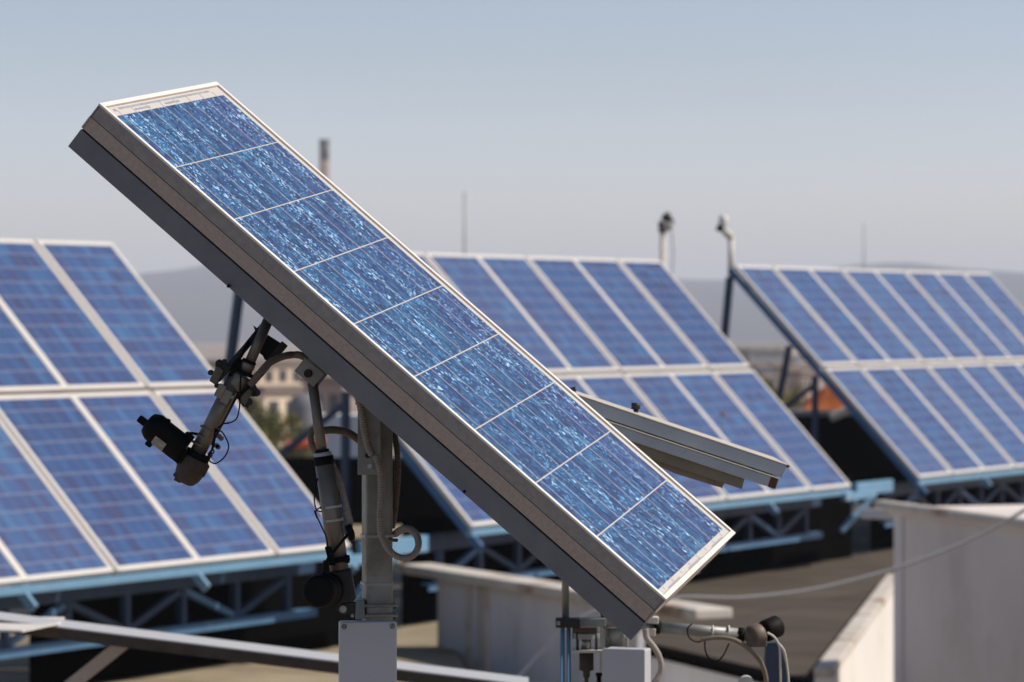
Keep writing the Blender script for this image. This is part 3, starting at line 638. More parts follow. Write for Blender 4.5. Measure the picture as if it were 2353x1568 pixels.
# re-orthonormalise
u_ = RP.col[0].normalized(); v_ = (RP.col[1] - u_ * RP.col[1].dot(u_)).normalized(); n_ = u_.cross(v_)
TP = Vector((-.61922274, 5.39837914, .31671995))
postc = at(869, 1568, 5.63); base = Vector((postc.x, postc.y, ZR))
T = thing('solar_tracker', 'sharp foreground solar tracker with a long tilted blue panel on a galvanised post', 'solar tracker', base)
def pp(u, v, n=0): return TP + u_ * u + v_ * v + n_ * n
def pbox(mb, u0, u1, v0, v1, n0, n1, m=0): mb.obox((pp(u0, v0, n0) + pp(u1, v1, n1)) / 2, u_, v_, n_, abs(u1 - u0), abs(v1 - v0), abs(n1 - n0), m)
U0, U1, V0, V1 = -.0120, .5265, -1.1440, .0292
panel = bpy.data.objects.new('solar_panel', None)
# backsheet is the panel's own mesh
mb = MB(); pbox(mb, U0 + .006, U1 - .006, V0 + .006, V1 - .006, -.0075, -.0035); panel = mb.build('solar_panel', M.backsheet, T)
fo = MB(); lw = .0085
pbox(fo, U0, U1, V1 - lw, V1, -.004, .0); pbox(fo, U0, U1, V0, V0 + lw, -.004, .0)
pbox(fo, U0, U0 + lw, V0 + lw, V1 - lw, -.004, .0); pbox(fo, U1 - lw, U1, V0 + lw, V1 - lw, -.004, .0)
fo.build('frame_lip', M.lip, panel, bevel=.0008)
# inner step of the frame, a thin brownish line inside the lip
fi = MB(); pbox(fi, U1 - lw - .0013, U1 - lw - .0002, V0 + lw, V1 - lw, -.0055, -.0022); pbox(fi, U0 + lw, U1 - lw - .0042, V1 - lw - .0013, V1 - lw - .0002, -.0055, -.0022); pbox(fi, U0 + lw, U1 - lw - .0042, V0 + lw + .0002, V0 + lw + .0013, -.0055, -.0022)
fi.build('frame_step', M.alu_warm, panel)
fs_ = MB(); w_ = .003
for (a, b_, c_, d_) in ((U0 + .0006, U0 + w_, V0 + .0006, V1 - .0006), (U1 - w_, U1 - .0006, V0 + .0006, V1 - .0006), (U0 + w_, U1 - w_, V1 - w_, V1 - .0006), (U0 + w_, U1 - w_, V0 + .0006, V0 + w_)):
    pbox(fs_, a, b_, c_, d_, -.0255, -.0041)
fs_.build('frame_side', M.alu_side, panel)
# second band: subframe profile under the module
fb = MB(); g = .0008
for (a, b_, c_, d_) in ((U0, U0 + .03, V0, V1), (U1 - .03, U1, V0, V1), (U0 + .03, U1 - .03, V1 - .03, V1), (U0 + .03, U1 - .03, V0, V0 + .03)):
    pbox(fb, a, b_, c_, d_, -.0495, -.0265)
fb.build('subframe', M.alu_warm, T, bevel=.0007)
bk = MB(); pbox(bk, U0 + .031, U1 - .031, V0 + .031, V1 - .031, -.030, -.027); bk.build('back_cover', M.cast, T)
# rails under the subframe (near and far)
for (ua, ub) in ((U0 + .001, U0 + .035), (U1 - .04, U1 - .006)):
    rl = MB(); pbox(rl, ua + .001, ub, V0 + .001, V1 - .001, -.0885, -.0528)
    o = rl.build('support_rail', M.rail, T, bevel=.0012)
gp = MB(); pbox(gp, U0 + .005, U0 + .033, V0 + .003, V1 - .003, -.0527, -.0496); gp.build('gap_shade_strip', M.rubber, T)  # dark strip added to blacken the shaded gap between subframe and rail
ic = MB(); pbox(ic, U0 + .036, U1 - .041, -.26, -.30, -.0885, -.052); pbox(ic, U0 + .036, U1 - .041, -.76, -.80, -.0885, -.052); ic.build('cross_rail', M.rail, T)
sc_ = MB(); q = at(524, 659, 5.372); sc_.cyl(q + n_ * .004, q - n_ * .001, .0024, n=8); sc_.build('rivet', M.rubber, T); sc_ = MB(); q = at(1066, 1131, 5.31); sc_.cyl(q + n_ * .003, q - n_ * .001, .0024, n=8); sc_.build('rivet', M.rubber, T)
# 36 cells
cm = MB(); cm.box((.0008, -.125 + .0011, 0), (.125 - .0008, -.0011, .0005)); co = cm.build('solar_cell', M.cell); cme = co.data; bpy.data.objects.remove(co)
rot4 = Matrix((u_, v_, n_)).transposed().to_4x4(); Wi = WM[panel.name].inverted(); rc = random.Random(5)
for j in range(9):
    for i in range(4):
        o = bpy.data.objects.new('solar_cell', cme); scene.collection.objects.link(o); o.parent = panel
        o.matrix_local = Wi @ Matrix.Translation(pp(i * .125, -j * .125, -.0034)) @ rot4
        o['hue'] = [.22, .12, .3, .85][i] * 1.0 + rc.uniform(-.2, .2) + (.25 if j > 4 and i == 1 else 0)
# ribbons on the white margins
for (a, b_, c_, d_) in ((.045, .46, .0115, .0155), (.02, .03, .009, .0145), (.10, .165, .0035, .0075), (.235, .30, .0035, .0075), (.05, .13, -1.1365, -1.1315), (.20, .29, -1.1365, -1.1315), (.38, .46, -1.1365, -1.1315)):
    rb = MB(); pbox(rb, a, b_, c_, d_, -.0034, -.003); rb.build('ribbon', M.ribbon, panel)
for i in range(4):
    for k in (.03125, .09375):
        a = i * .125 + k
        for (c_, d_) in ((.0001, .0114), (-1.1313, -1.1251)):
            rb = MB(); pbox(rb, a - .0005, a + .0005, c_, d_, -.0034, -.0031); rb.build('lead', M.ribbon, panel)
# corner screws and joints of the frame
for v0 in (V1 - .0035, V0 + .0035):
    mb = MB(); pbox(mb, U0 - .00025, U0 + .001, v0 - .0003, v0 + .0003, -.0495, -.004); mb.build('corner_joint', M.cast, T)
# small dark lug under the far lower corner
mb = MB(); mb.prism([at(1637, 1268, 5.75), at(1643, 1282, 5.75), at(1612, 1316, 5.75), at(1602, 1306, 5.75)], (0, .03, 0)); mb.build('lug', M.cast, T)

# ---- post and junction box
YP = 5.62
th = R(12); pw = .0445
fx = Vector((math.cos(th), math.sin(th), 0)); fy = Vector((-math.sin(th), math.cos(th), 0))       # post axes: fx right, fy back
cpt = at(869, 1200, YP); cpt = cpt + fy * .01
topz = at(869, 905, YP).z
mb = MB(); c = Vector((cpt.x, cpt.y, (ZR + topz) / 2)); mb.obox(c, fx, fy, Z3, pw, pw, topz - ZR); mb.build('post', M.zinc, T, bevel=.004, segs=3)
mb = MB(); mb.obox((cpt.x, cpt.y, ZR + .01), fx, fy, Z3, .22, .22, .02); mb.build('base_plate', M.zinc2, T, bevel=.002)
# head between post and panel
hd = MB(); q = at(905, 880, 5.62); hd.bar(Vector((cpt.x, cpt.y, topz - .02)), pp(.26, -.52, -.06), .06, .05, up=u_); hd.build('head_bracket', M.cast, T)
pl = MB(); y0 = at(848, 1010, 5.575)
Yf = 5.582
a_, b2 = at(821.7, 925, Yf), at(875, 1091, Yf); pl.obox((a_ + b2) / 2 + Vector((0, .003, .012)), X3, Y3, Z3, b2.x - a_.x, .006, a_.z - b2.z + .025); pl.build('mounting_plate', M.zinc2, T, bevel=.0012)
bl = MB(); q = at(850, 1071, Yf); bl.cyl(q - Y3 * .004, q, .0042); bl.build('bolt', M.screw, T)
bl = MB(); q = at(845, 1047, Yf); bl.cyl(q - Y3 * .0025, q, .0048, n=6); bl.build('bolt', M.cast, T)
# U-bolts and slotted bracket
for y in (1389.6, 1412.4):
    z = at(869, y, YP).z; k = pw / 2 + .0045; mb = MB(); c = Vector((cpt.x, cpt.y, z))
    mb.tube([c - fx * (k + .012) + fy * .0 + fy * -k, c + fx * (k - .004) - fy * k, c + fx * k - fy * (k - .004), c + fx * (k + .002) + fy * k * .4 + Z3 * .003, c + fx * k + fy * k, c - fx * k + fy * k], .0028, 10); mb.build('clamp_bolt', M.zinc2, T)
    mb = MB()
    for i in range(5): mb.ring(c + fx * (k + .0015) - fy * (k * .2) + Z3 * (.002 * i - .004 - .004), Z3, .0016, .0036, .0012, 10)
    mb.build('thread', M.brass, T)
mb = MB(); a_, b2 = at(816.5, 1380, 5.585), at(837.3, 1424, 5.585); mb.box((a_.x, a_.y, b2.z), (b2.x, a_.y + .04, a_.z)); mb.build('side_bracket', M.zinc2, T, bevel=.001)
# cable ties on the post
for y in (1232, 1342):
    z = at(869, y, YP).z; mb = MB(); k = pw + .0022
    for (dx, dy, sx, sy) in ((0, -k / 2, k, .0012), (0, k / 2, k, .0012), (-k / 2, 0, .0012, k), (k / 2, 0, .0012, k)):
        mb.obox(Vector((cpt.x, cpt.y, z)) + fx * dx + fy * dy, fx, fy, Z3, sx, sy, .0042)
    mb.build('cable_tie', M.tie, T)
# junction box
tb = R(7); bxx = Vector((math.cos(tb), math.sin(tb), 0)); byy = Vector((-math.sin(tb), math.cos(tb), 0))
Yb = 5.52; tl, tr = at(780.5, 1428.5, Yb), at(912, 1428.5, Yb); bw = (tr.x - tl.x) / math.cos(tb); hgt = .145
fc = Vector(((tl.x + tr.x) / 2, Yb, tl.z - hgt / 2))
mb = MB(); mb.obox(fc + byy * .0035, bxx, byy, Z3, bw, .007, hgt); jb = mb.build('junction_box', M.boxm, T, bevel=.0048, segs=4)
mb = MB(); mb.obox(fc + byy * .0265, bxx, byy, Z3, bw - .003, .036, hgt - .003); mb.build('box_body', M.boxm, jb, bevel=.004, segs=4)
mb = MB(); mb.obox(fc + byy * .0078, bxx, byy, Z3, bw - .0045, .0024, hgt - .0045); mb.build('seal', M.rubber, jb)
mb = MB(); mb.obox(fc + byy * .02 + bxx * (bw / 2) - Z3 * .035, bxx, byy, Z3, .003, .02, .018); mb.build('knockout', M.cast, jb, bevel=.001)
for sx in (-1, 1):
    for sz in (-1, 1):
        c = fc + bxx * sx * (bw / 2 - .0075) + Z3 * (sz * (hgt / 2 - .0078)); mb = MB()
        mb.ring(c - byy * .0003, byy, .0034, .0042, .0012, 24, 1); mb.cyl(c - byy * .0008, c + byy * .002, .0033, n=20)
        g_ = .5 if sx > 0 else 1.7
        mb.obox(c - byy * .0010, bxx * math.sin(g_) + Z3 * math.cos(g_), byy, bxx * math.cos(g_) - Z3 * math.sin(g_), .0062, .0005, .0010, 1); mb.build('screw', [M.screw, M.black], jb)

# ---- conduits (zoomed source coordinates turned into view points)
z3 = lambda x, y, Y: at(631.9 + x * .25645, 804.2 + y * .25645, Y)
z4 = lambda x, y, Y: at(631.9 + x * .2675, 1148.9 + y * .2675, Y)
z1 = lambda x, y, Y: at(459.6 + x * .11723, 792.7 + y * .11723, Y)
z2 = lambda x, y, Y: at(310.2 + x * .11723, 942.1 + y * .11723, Y)
RIB = (.0040, .0019)
mb = MB(); mb.tube([z3(740, 400, 5.57), z3(765, 500, 5.56), z3(785, 600, 5.56), z3(802, 720, 5.56), z3(830, 850, 5.562), z3(872, 945, 5.566)], .0067, 14, rib=RIB); mb.build('conduit', M.conduit, T)
mb = MB(); mb.tube([z3(903, 945, 5.562), z3(930, 1030, 5.56), z3(947, 1110, 5.56), z3(952, 1250, 5.56), z3(953, 1400, 5.56), z4(910, 0, 5.56), z4(905, 150, 5.56), z4(910, 290, 5.56), z4(945, 375, 5.56), z4(990, 440, 5.56), z4(1050, 485, 5.56), z4(1120, 500, 5.56), z4(1185, 475, 5.562), z4(1225, 420, 5.565), z4(1232, 355, 5.57), z4(1205, 290, 5.58), z4(1150, 250, 5.59), z4(1085, 258, 5.61), z4(1030, 295, 5.63)], .0062, 14, rib=RIB); mb.build('conduit', M.conduit, T)
mb = MB(); mb.tube([z3(1050, 700, 5.66), z3(1078, 800, 5.65), z3(1095, 920, 5.645), z3(1100, 1060, 5.64), z3(1092, 1250, 5.64), z3(1075, 1400, 5.64), z4(1040, 0, 5.64), z4(1028, 110, 5.64), z4(1005, 240, 5.645)], .0058, 14, rib=RIB); mb.build('conduit', M.conduit2, T)
mb = MB(); mb.tube([z3(430, 725, 5.60), z3(500, 717, 5.61), z3(570, 722, 5.62), z3(650, 742, 5.63), z3(730, 790, 5.65), z3(800, 850, 5.68)], .0066, 14, rib=RIB); mb.build('conduit', M.conduit2, T)
mb = MB(); mb.tube([z3(430, 720, 5.60), z3(370, 700, 5.59), z3(325, 745, 5.59), z3(325, 820, 5.59), z3(350, 880, 5.59), z3(420, 960, 5.6), z3(520, 1060, 5.6)], .0064, 14, rib=RIB); mb.build('conduit', M.conduit2, T)
mb = MB(); mb.tube([z3(505, 1010, 5.49), z3(550, 1100, 5.49), z3(590, 1210, 5.485), z3(622, 1330, 5.48), z3(650, 1450, 5.48), z3(680, 1568, 5.48), z4(605, 100, 5.48), z4(635, 225, 5.48)], .0058, 14, rib=RIB); mb.build('conduit', M.conduit, T)
mb = MB(); mb.tube([at(716, 832, 5.50), z1(1990, 215, 5.51), z1(1850, 195, 5.52), z1(1680, 215, 5.51), z1(1500, 280, 5.50), z1(1330, 380, 5.49), z1(1180, 540, 5.48), z1(1060, 690, 5.48), z1(960, 800, 5.48)], .0062, 14, rib=RIB); mb.build('conduit', M.conduit2, T)
mb = MB(); q = z4(1020, 335, 5.565); mb.tube([z4(985, 330, 5.55), z4(1010, 345, 5.555), z4(1050, 348, 5.56)], .0028, 8); mb.build('cable_tie', M.brass, T)

# ---- vertical actuator
YA = 5.47
A0, A1 = z3(335, 290, YA), z3(423, 925, YA); axv = (A1 - A0).normalized()
act = MB(); act.cyl(z3(440, 1000, YA), z4(553, 600, YA), .0152, n=32); act_o = act.build('linear_actuator', M.tube, T)
mb = MB(); mb.cyl(A0, A1 + axv * .02, .0082, n=24); mb.build('rod', M.tube, act_o)
mb = MB(); mb.lathe(z3(425, 918, YA), z3(440, 1000, YA), [(0, .0125), (.002, .0142), (.011, .0142), (.0118, .0136)], 32); mb.build('end_cap', M.tie, act_o)
mb = MB(); mb.ring(z3(423, 910, YA), axv, .008, .0112, .006, 28); mb.ring(z3(437, 990, YA), axv, .0130, .0160, .0135, 32); mb.build('seal_ring', M.rubber, act_o)
for k, (x, y) in enumerate(((428, 1405), (455, 1525))):
    mb = MB(); q = z3(510 + k * 14, y, YA); mb.ring(q, axv, .0150, .0164, .0042, 32); q2 = z3(x, y + 6, YA - .006); mb.obox(q2, X3, Y3, Z3, .008, .006, .006); mb.build('cable_tie', M.tie, act_o)
mb = MB(); G0, G1 = z4(560, 598, YA), z4(612, 880, YA); gx = (G1 - G0).normalized(); sd = gx.cross(Y3).normalized()
mb.obox((G0 + G1) / 2 + Y3 * .004, gx, sd, Y3, (G1 - G0).length, .034, .036); mb.build('gear_housing', M.cast, act_o, bevel=.006, segs=3)
mb = MB(); c = z4(585, 940, YA - .006); mb.cyl(c - Y3 * .001, c + Y3 * .02, .0092); mb.obox(z4(640, 925, YA + .004), X3, Y3, Z3, .02, .018, .018); mb.build('pivot', M.cast, act_o, bevel=.001)
mb = MB(); mb.cyl(c - Y3 * .004, c + Y3 * .001, .0045, n=20); mb.ring(c - Y3 * .0015, Y3, .0045, .0058, .0014, 24); mb.build('pivot_bolt', M.screw, act_o)
mb = MB(); q = z4(665, 995, YA - .004); mb.cyl(q - Y3 * .004, q, .0028); mb.build('pivot_bolt', M.screw, act_o)
# round black motor pointing at the viewer
ma = Vector((-.22, -1, .03)).normalized(); mc = z4(450, 772, YA - .012); mb = MB()
mb.lathe(mc, mc + ma, [(0, .026), (.004, .0285), (.010, .0285), (.013, .0262), (.050, .0262), (.057, .0245), (.0605, .020)], 40); mt = mb.build('motor', M.black, act_o)
mb = MB(); mb.ring(mc + ma * .020, ma, .0258, .0266, .0035, 40); mb.build('motor_band', M.cast, mt)
mb = MB(); mb.lathe(z4(430, 700, YA - .045), z4(436, 575, YA - .045), [(0, .008), (.012, .0072), (.014, .0055), (.024, .0050), (.033, .004)], 16); mb.build('cable_gland', M.rubber, T)
mb = MB(); q = z4(475, 480, YA - .022); mb.obox(q, X3, Y3, (z4(450, 400, YA) - z4(490, 560, YA)).normalized(), .0105, .012, .030); mb.build('connector', M.black, T, bevel=.002)
mb = MB(); q = z4(540, 523, YA); ax2 = Vector((-.14, 0, 1)).normalized(); mb.ring(z4(545, 512, YA), ax2, .0150, .0185, .0085, 32); mb.obox(z4(618, 508, YA - .004), X3, Y3, ax2, .007, .014, .012); mb.obox(z4(480, 535, YA - .012), X3, Y3, ax2, .014, .012, .010); mb.build('strap', M.rubber, T)
def wire(pts, r=.0011, m=None, par=None, nm='wire'):
    mb = MB(); mb.tube(pts, r, 8); return mb.build(nm, m or M.rubber, par or T)
wire([z4(430, 585, YA - .044), z4(440, 540, YA - .035), z4(455, 500, YA - .028)], .0020)
wire([z4(500, 455, YA - .022), z4(540, 400, YA - .020), z4(590, 340, YA - .018), z4(630, 290, YA - .012), z4(650, 235, YA - .01)], .0024)
wire([z4(625, 215, YA), z4(640, 250, YA), z4(655, 290, YA), z4(660, 330, YA + .01)], .0055)
wire([z3(385, 1150, YA - .016), z3(365, 1220, YA - .018), z3(352, 1310, YA - .018), z3(358, 1390, YA - .018), z3(378, 1438, YA - .018), z3(420, 1452, YA - .018)])
wire([z3(418, 1408, YA - .017), z3(385, 1425, YA - .018), z3(366, 1450, YA - .018), z3(378, 1510, YA - .018), z4(340, 95, YA - .018), z4(368, 160, YA - .018), z4(405, 240, YA - .02), z4(440, 320, YA - .02), z4(455, 410, YA - .02)])
# bracket plates at the top of the rod
bp_ = [z3(173, 190, 5.452), z3(268, 70, 5.452), z3(442, 214, 5.452), z3(345, 333, 5.452)]
mb = MB(); mb.prism(bp_, (0, .004, 0)); mb.build('bracket', M.zinc2, T, bevel=.0008)
mb = MB(); mb.prism([p_ + Vector((.004, .034, -.001)) for p_ in bp_], (0, .004, 0)); mb.build('bracket', M.zinc2, T)
mb = MB(); q = z3(298, 212, 5.452); mb.cyl(q - Y3 * .0035, q + Y3 * .038, .0050, n=6); mb.ring(q - Y3 * .0008, Y3, .005, .0066, .0016, 24, 1); mb.build('bolt', [M.cast, M.rubber], T)

# ---- upper left actuator hanging from the panel
YU = 5.50
Ta, Tb = z1(690, 660, YU), z2(1215, 860, YU); ta = (Tb - Ta).normalized(); sdu = ta.cross(Y3).normalized()
mb = MB(); mb.cyl(Ta, Tb, .0128, n=32); ua = mb.build('linear_actuator', M.tube, T)
mb = MB(); off_ = Vector((.0085, .012, -.002)); mb.cyl(Ta + off_ * 1.3, Tb + off_ * 1.1 - ta * .02, .0058, n=16); mb.build('guide_tube', M.gear, ua)
mb = MB(); mb.cyl(at(618, 732, YU + .02), z1(975, 345, YU - .005), .0085, n=28); mb.build('rod', M.tube, ua)
rx = (z1(1130, 0, YU) - z1(975, 345, YU)).normalized()
mb = MB(); mb.lathe(z1(965, 345, YU - .005), z1(890, 560, YU - .005), [(0, .0102), (.004, .0112), (.009, .0108), (.010, .0098), (.017, .0098)], 28); mb.build('sleeve', M.tube, ua)
mb = MB(); mb.ring(z1(963, 335, YU - .005), rx, .0088, .0116, .0050, 28); mb.ring(z1(880, 560, YU - .005), rx, .0098, .0152, .0062, 28); mb.obox(z1(720, 450, YU - .002), rx, X3, Y3, .030, .016, .016); mb.build('seal_ring', M.rubber, ua, bevel=.0012)
mb = MB(); mb.lathe(z1(850, 590, YU), z1(700, 800, YU), [(0, .0145), (.006, .016), (.020, .0155), (.026, .0135)], 28); mb.build('yoke_body', M.tube, ua)
for k, (x, y) in enumerate(((400, 905), (520, 1020))):
    mb = MB(); mb.obox(z1(x, y, YU - .016), ta, sdu, Y3, .0215, .0125, .014); mb.build('clamp_block', M.block, ua, bevel=.0008)
mb = MB(); q = z1(615, 1020, YU - .017); mb.cyl(q - Y3 * .003, q + Y3 * .01, .0034); mb.build('bolt', M.screw, ua)
# trunnion ends with bolts
mb = MB(); tx = (z1(1060, 1060, YU) - z1(330, 560, YU)).normalized()
for (x, y) in ((340, 590), (900, 1000)):
    mb = MB(); mb.obox(z1(x, y, YU - .004), tx, ta, Y3, .014, .026, .022); mb.build('trunnion', M.brass, ua, bevel=.0015)
mb = MB()
for (x, y, w_, l_) in ((450, 430, .014, .028), (270, 700, .008, .014), (1010, 870, .013, .022), (900, 1130, .012, .018), (1100, 950, .008, .010), (370, 370, .008, .012)):
    mb = MB(); mb.obox(z1(x, y, YU - .002), ta, tx, Y3, w_, l_ * .8, .016); mb.build('spacer', M.cast, ua, bevel=.0008)
for (x, y, r_) in ((360, 350, .0042), (210, 545, .0045), (480, 330, .0045), (330, 800, .004), (1110, 940, .006), (960, 1120, .0062), (880, 1160, .005), (1030, 840, .006), (1050, 960, .005)):
    mb = MB(); q = z1(x, y, YU - .008); mb.cyl(q - Y3 * .006, q + Y3 * .012, r_, n=10); mb.build('nut', M.cast, ua, bevel=.0008)
# fork arms up to the panel and gusset
mb = MB(); mb.bar(z1(340, 690, YU - .006), z1(900, 40, YU), .010, .0075, up=Y3); mb.bar(z1(900, 40, YU), at(616, 735, YU + .03), .010, .006, up=Y3); mb.build('fork_arm', M.cast, ua, bevel=.001)
mb = MB(); mb.bar(z1(800, 1000, YU - .004), z1(1180, 560, YU), .012, .008, up=Y3); mb.bar(z1(1160, 590, YU), z1(1660, -20, YU + .02), .012, .0085, up=Y3); mb.build('fork_arm', M.gear, ua, bevel=.001)
mb = MB(); mb.prism([z1(1040, -380, YU + .045), z1(1650, 10, YU + .045), z1(1400, 300, YU + .035), z1(1340, 325, YU + .035), z1(1265, 290, YU + .035), z1(1230, 215, YU + .035), z1(1150, 150, YU + .035), z1(1180, 0, YU + .04)], (0, .004, 0)); mb.build('gusset', M.cast, ua)
# lower end
c0 = z2(1235, 880, YU); mb = MB(); mb.ring(c0 + ta * .002, ta, .0125, .0205, .012, 36); mb.build('collar', M.rubber, ua, bevel=.001)
mb = MB(); mb.lathe(c0 + ta * .006, c0 + ta, [(0, .0235), (.010, .0245), (.022, .0235), (.034, .0205), (.042, .0155), (.045, .010)], 12)
mb.obox(c0 + ta * .046 - sdu * .010, ta, sdu, Y3, .014, .012, .018); mb.obox(c0 + ta * .018 + sdu * -.0, ta, sdu, Y3, .020, .050, .012); mb.build('gearbox', M.gear, ua, bevel=.0015)
mb = MB()
for (x, y) in ((1320, 1230), (1240, 1275), (1470, 900), (800, 1270)): q = z2(x, y, YU - .002); mb.cyl(q - Y3 * .008, q + Y3 * .012, .0038, n=6)
mb.build('bolt', M.gear, ua)
Mo, Mi = z2(235, 235, YU - .012), z2(960, 800, YU - .012); mx_ = (Mi - Mo).normalized(); ml = (Mi - Mo).length; ms = mx_.cross(Y3).normalized()
mb = MB(); mb.lathe(Mo, Mi, [(0, .012), (.002, .0175), (.009, .0218), (.014, .0238), (.024, .0242), (.026, .0230), (.062, .0230), (ml - .004, .0226), (ml, .020)], 28)
mt2 = mb.build('motor', M.black, ua)
for (x, y, dy, a_, b_, c_) in ((150, 215, .014, .016, .012, .014), (655, 215, .014, .007, .006, .014), (270, 670, .014, .011, .008, .014), (1030, 560, .01, .016, .018, .016), (820, 830, .012, .028, .026, .022)):
    mb = MB(); mb.obox(z2(x, y, YU - dy), mx_, ms, Y3, a_, b_, c_); mb.build('motor_cap', M.black, mt2, bevel=.0025, segs=3)
if ms.z > 0: ms = -ms
def onm(a, q, r_): return Mo + mx_ * (a * .11723 / 1442) + ms * (q * .0230) * (r_ / .0230) - Y3 * (r_ * math.sqrt(max(0, 1 - q * q)))
def patch(mb, a0, a1, q0, q1, r_, n=8):
    for i in range(n):
        qa, qb = q0 + (q1 - q0) * i / n, q0 + (q1 - q0) * (i + 1) / n
        f = [onm(a0, qa, r_), onm(a1, qa, r_), onm(a1, qb, r_), onm(a0, qb, r_)]
        if (f[1] - f[0]).cross(f[3] - f[0]).y > 0: f.reverse()
        mb.face(f)
mb = MB(); patch(mb, 320, 585, .30, .985, .0234, 10); mb.build('rating_label', M.sticker, mt2)
mb = MB(); rk = random.Random(2)
for r_ in range(6):
    x = 335
    while x < 560:
        w_ = rk.uniform(10, 34); q = .36 + .095 * r_
        if rk.random() < .78: patch(mb, x, min(x + w_, 572), q, q + .04, .02355, 1)
        x += w_ + 9
mb.build('print', M.ink, mt2)
for (x, y) in ((1430, 380), (1330, 530), (1260, 680)):
    mb = MB(); mb.ring(z2(x, y, YU), ta, .0127, .0139, .0034, 32); mb.build('cable_tie', M.tube, ua)
mb = MB()
for (x, y) in ((1650, 520), (1690, 560), (1600, 700), (1630, 730)): q = z2(x, y, YU + .01); mb.cyl(q - Y3 * .003, q + Y3 * .004, .0042, n=7)
mb.build('burr', M.conduit2, ua)
yw = YU - .018
wire([z1(800, 590, yw), z1(790, 800, yw), z1(782, 1050, yw), z1(770, 1250, yw), z1(725, 1430, yw), z1(640, 1505, yw), z1(520, 1545, yw), z2(1850, 255, yw), z2(1745, 272, yw), z2(1660, 320, yw), z2(1605, 390, yw), z2(1575, 470, yw), z2(1560, 620, yw), z2(1540, 740, yw)], .00115)
wire([z2(1570, 440, yw), z2(1640, 410, yw), z2(1710, 440, yw), z2(1785, 560, yw), z2(1835, 700, yw), z2(1800, 850, yw), z2(1700, 980, yw), z2(1570, 1052, yw), z2(1470, 1010, yw), z2(1435, 930, yw), z2(1470, 860, yw), z2(1530, 850, yw), z2(1545, 800, yw), z2(1500, 760, yw)], .00115)
wire([z2(1580, 360, yw), z2(1565, 500, yw), z2(1540, 640, yw), z2(1510, 780, yw), z2(1440, 880, yw)], .0019)
wire([z2(990, 500, YU - .012), z2(1060, 465, YU - .014), z2(1130, 460, YU - .014), z2(1210, 478, YU - .008)], .0022)
wire([z1(1000, 790, YU - .02), z1(870, 900, YU - .022), z1(790, 990, YU - .022), z1(740, 1060, YU - .02)], .0022)
wire([z1(640, 420, YU - .01), z1(800, 230, YU - .01), z1(900, 40, YU - .004), z1(960, -60, YU)], .0026)

# ------------------------------------------------------------------ second tracker behind (lower right)
z5 = lambda x, y, Y: at(1206.3 + x * .29293, 1263.8 + y * .29293, Y)
z6 = lambda x, y, Y: at(1263.8 + x * .32976, 804.2 + y * .32976, Y)
Y2 = 6.9
ft = z5(318, 700, Y2); T2 = thing('solar_tracker', 'blurred second solar tracker behind the big panel, with rusty tray and lying actuator', 'solar tracker', (ft.x, ft.y, ZR))
YT = 6.45
def tray_band(name, a, b_, dn, hgt_, m, dep, par=T2, bev=.001):
    ax = (b_ - a).normalized(); dnv = (Z3 * -1 - ax * (-ax.z)).normalized()
    c = (a + b_) / 2 + dnv * (dn + hgt_ / 2) + Y3 * (dep[0] + (dep[1] - dep[0]) / 2); mb = MB()
    mb.obox(c, ax, dnv.cross(ax).normalized(), dnv, (b_ - a).length, dep[1] - dep[0], hgt_); return mb.build(name, m, par, bevel=bev)
ta0, ta1 = z6(-350, 130, YT), z6(1652, 800, YT)
tr_ = tray_band('tray', ta0, ta1, .0015, .0245, M.tray, (0, .34))
tray_band('tray_lip', ta0, ta1, -.0006, .002, M.traylip, (-.003, .34), tr_)
ax = (ta1 - ta0).normalized()
tray_band('tray_lip', ta0, ta1 - ax * .006, .0285, .0022, M.traylip, (-.009, .33), tr_)
tray_band('tray_flange', ta0, ta1 - ax * .007, .031, .0195, M.tray, (-.006, .02), tr_)
zt = lambda x, y, Y: at((2100 + x / 1.96) / 1.7408, (1600 + y / 1.96) / 1.7408, Y)
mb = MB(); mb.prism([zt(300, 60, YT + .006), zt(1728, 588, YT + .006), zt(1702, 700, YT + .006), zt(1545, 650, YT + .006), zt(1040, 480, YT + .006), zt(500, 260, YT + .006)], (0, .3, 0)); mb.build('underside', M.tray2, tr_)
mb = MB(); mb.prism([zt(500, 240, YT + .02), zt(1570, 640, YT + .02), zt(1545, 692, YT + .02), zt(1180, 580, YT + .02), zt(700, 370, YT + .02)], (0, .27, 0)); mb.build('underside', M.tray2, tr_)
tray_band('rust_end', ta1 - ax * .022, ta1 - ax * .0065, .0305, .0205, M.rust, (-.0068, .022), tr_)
mb = MB(); q = z6(1658, 812, YT); mb.cyl(q - Y3 * .003, q + Y3 * .004, .003, n=8); mb.build('rivet', M.rust, tr_)
mb = MB(); q = z6(598, 420, YT + .15); mb.cyl(q - Z3 * .03, q + Z3 * .006, .005, n=10); mb.cyl(q + Z3 * .002, q + Z3 * .014, .009, n=10); mb.build('bolt', M.cast, tr_)
mb = MB(); a, b_ = z5(315, -900, Y2), z5(318, 560, Y2); mb.cyl(b_, a, .0075); mb.build('stay_pipe', M.zinc, T2)
q = z5(318, 640, Y2)
mb = MB(); mb.cyl((q.x - .006, q.y, ZR), q + Vector((-.006, 0, .02)), .0048); mb.build('stay_pipe', M.blue, T2)
mb = MB(); mb.cyl((q.x + .022, q.y, ZR), q + Vector((.006, 0, .02)), .0042); mb.build('stay_pipe', M.blue, T2)
mb = MB(); mb.obox(z5(338, 570, Y2 - .02), X3, Y3, Z3, .050, .035, .0185); mb.build('clamp', M.cast, T2, bevel=.002)
mb = MB(); mb.obox(z5(262, 575, Y2 - .04), X3, Y3, Z3, .007, .003, .008); mb.build('clamp_nut', M.zinc2, T2)
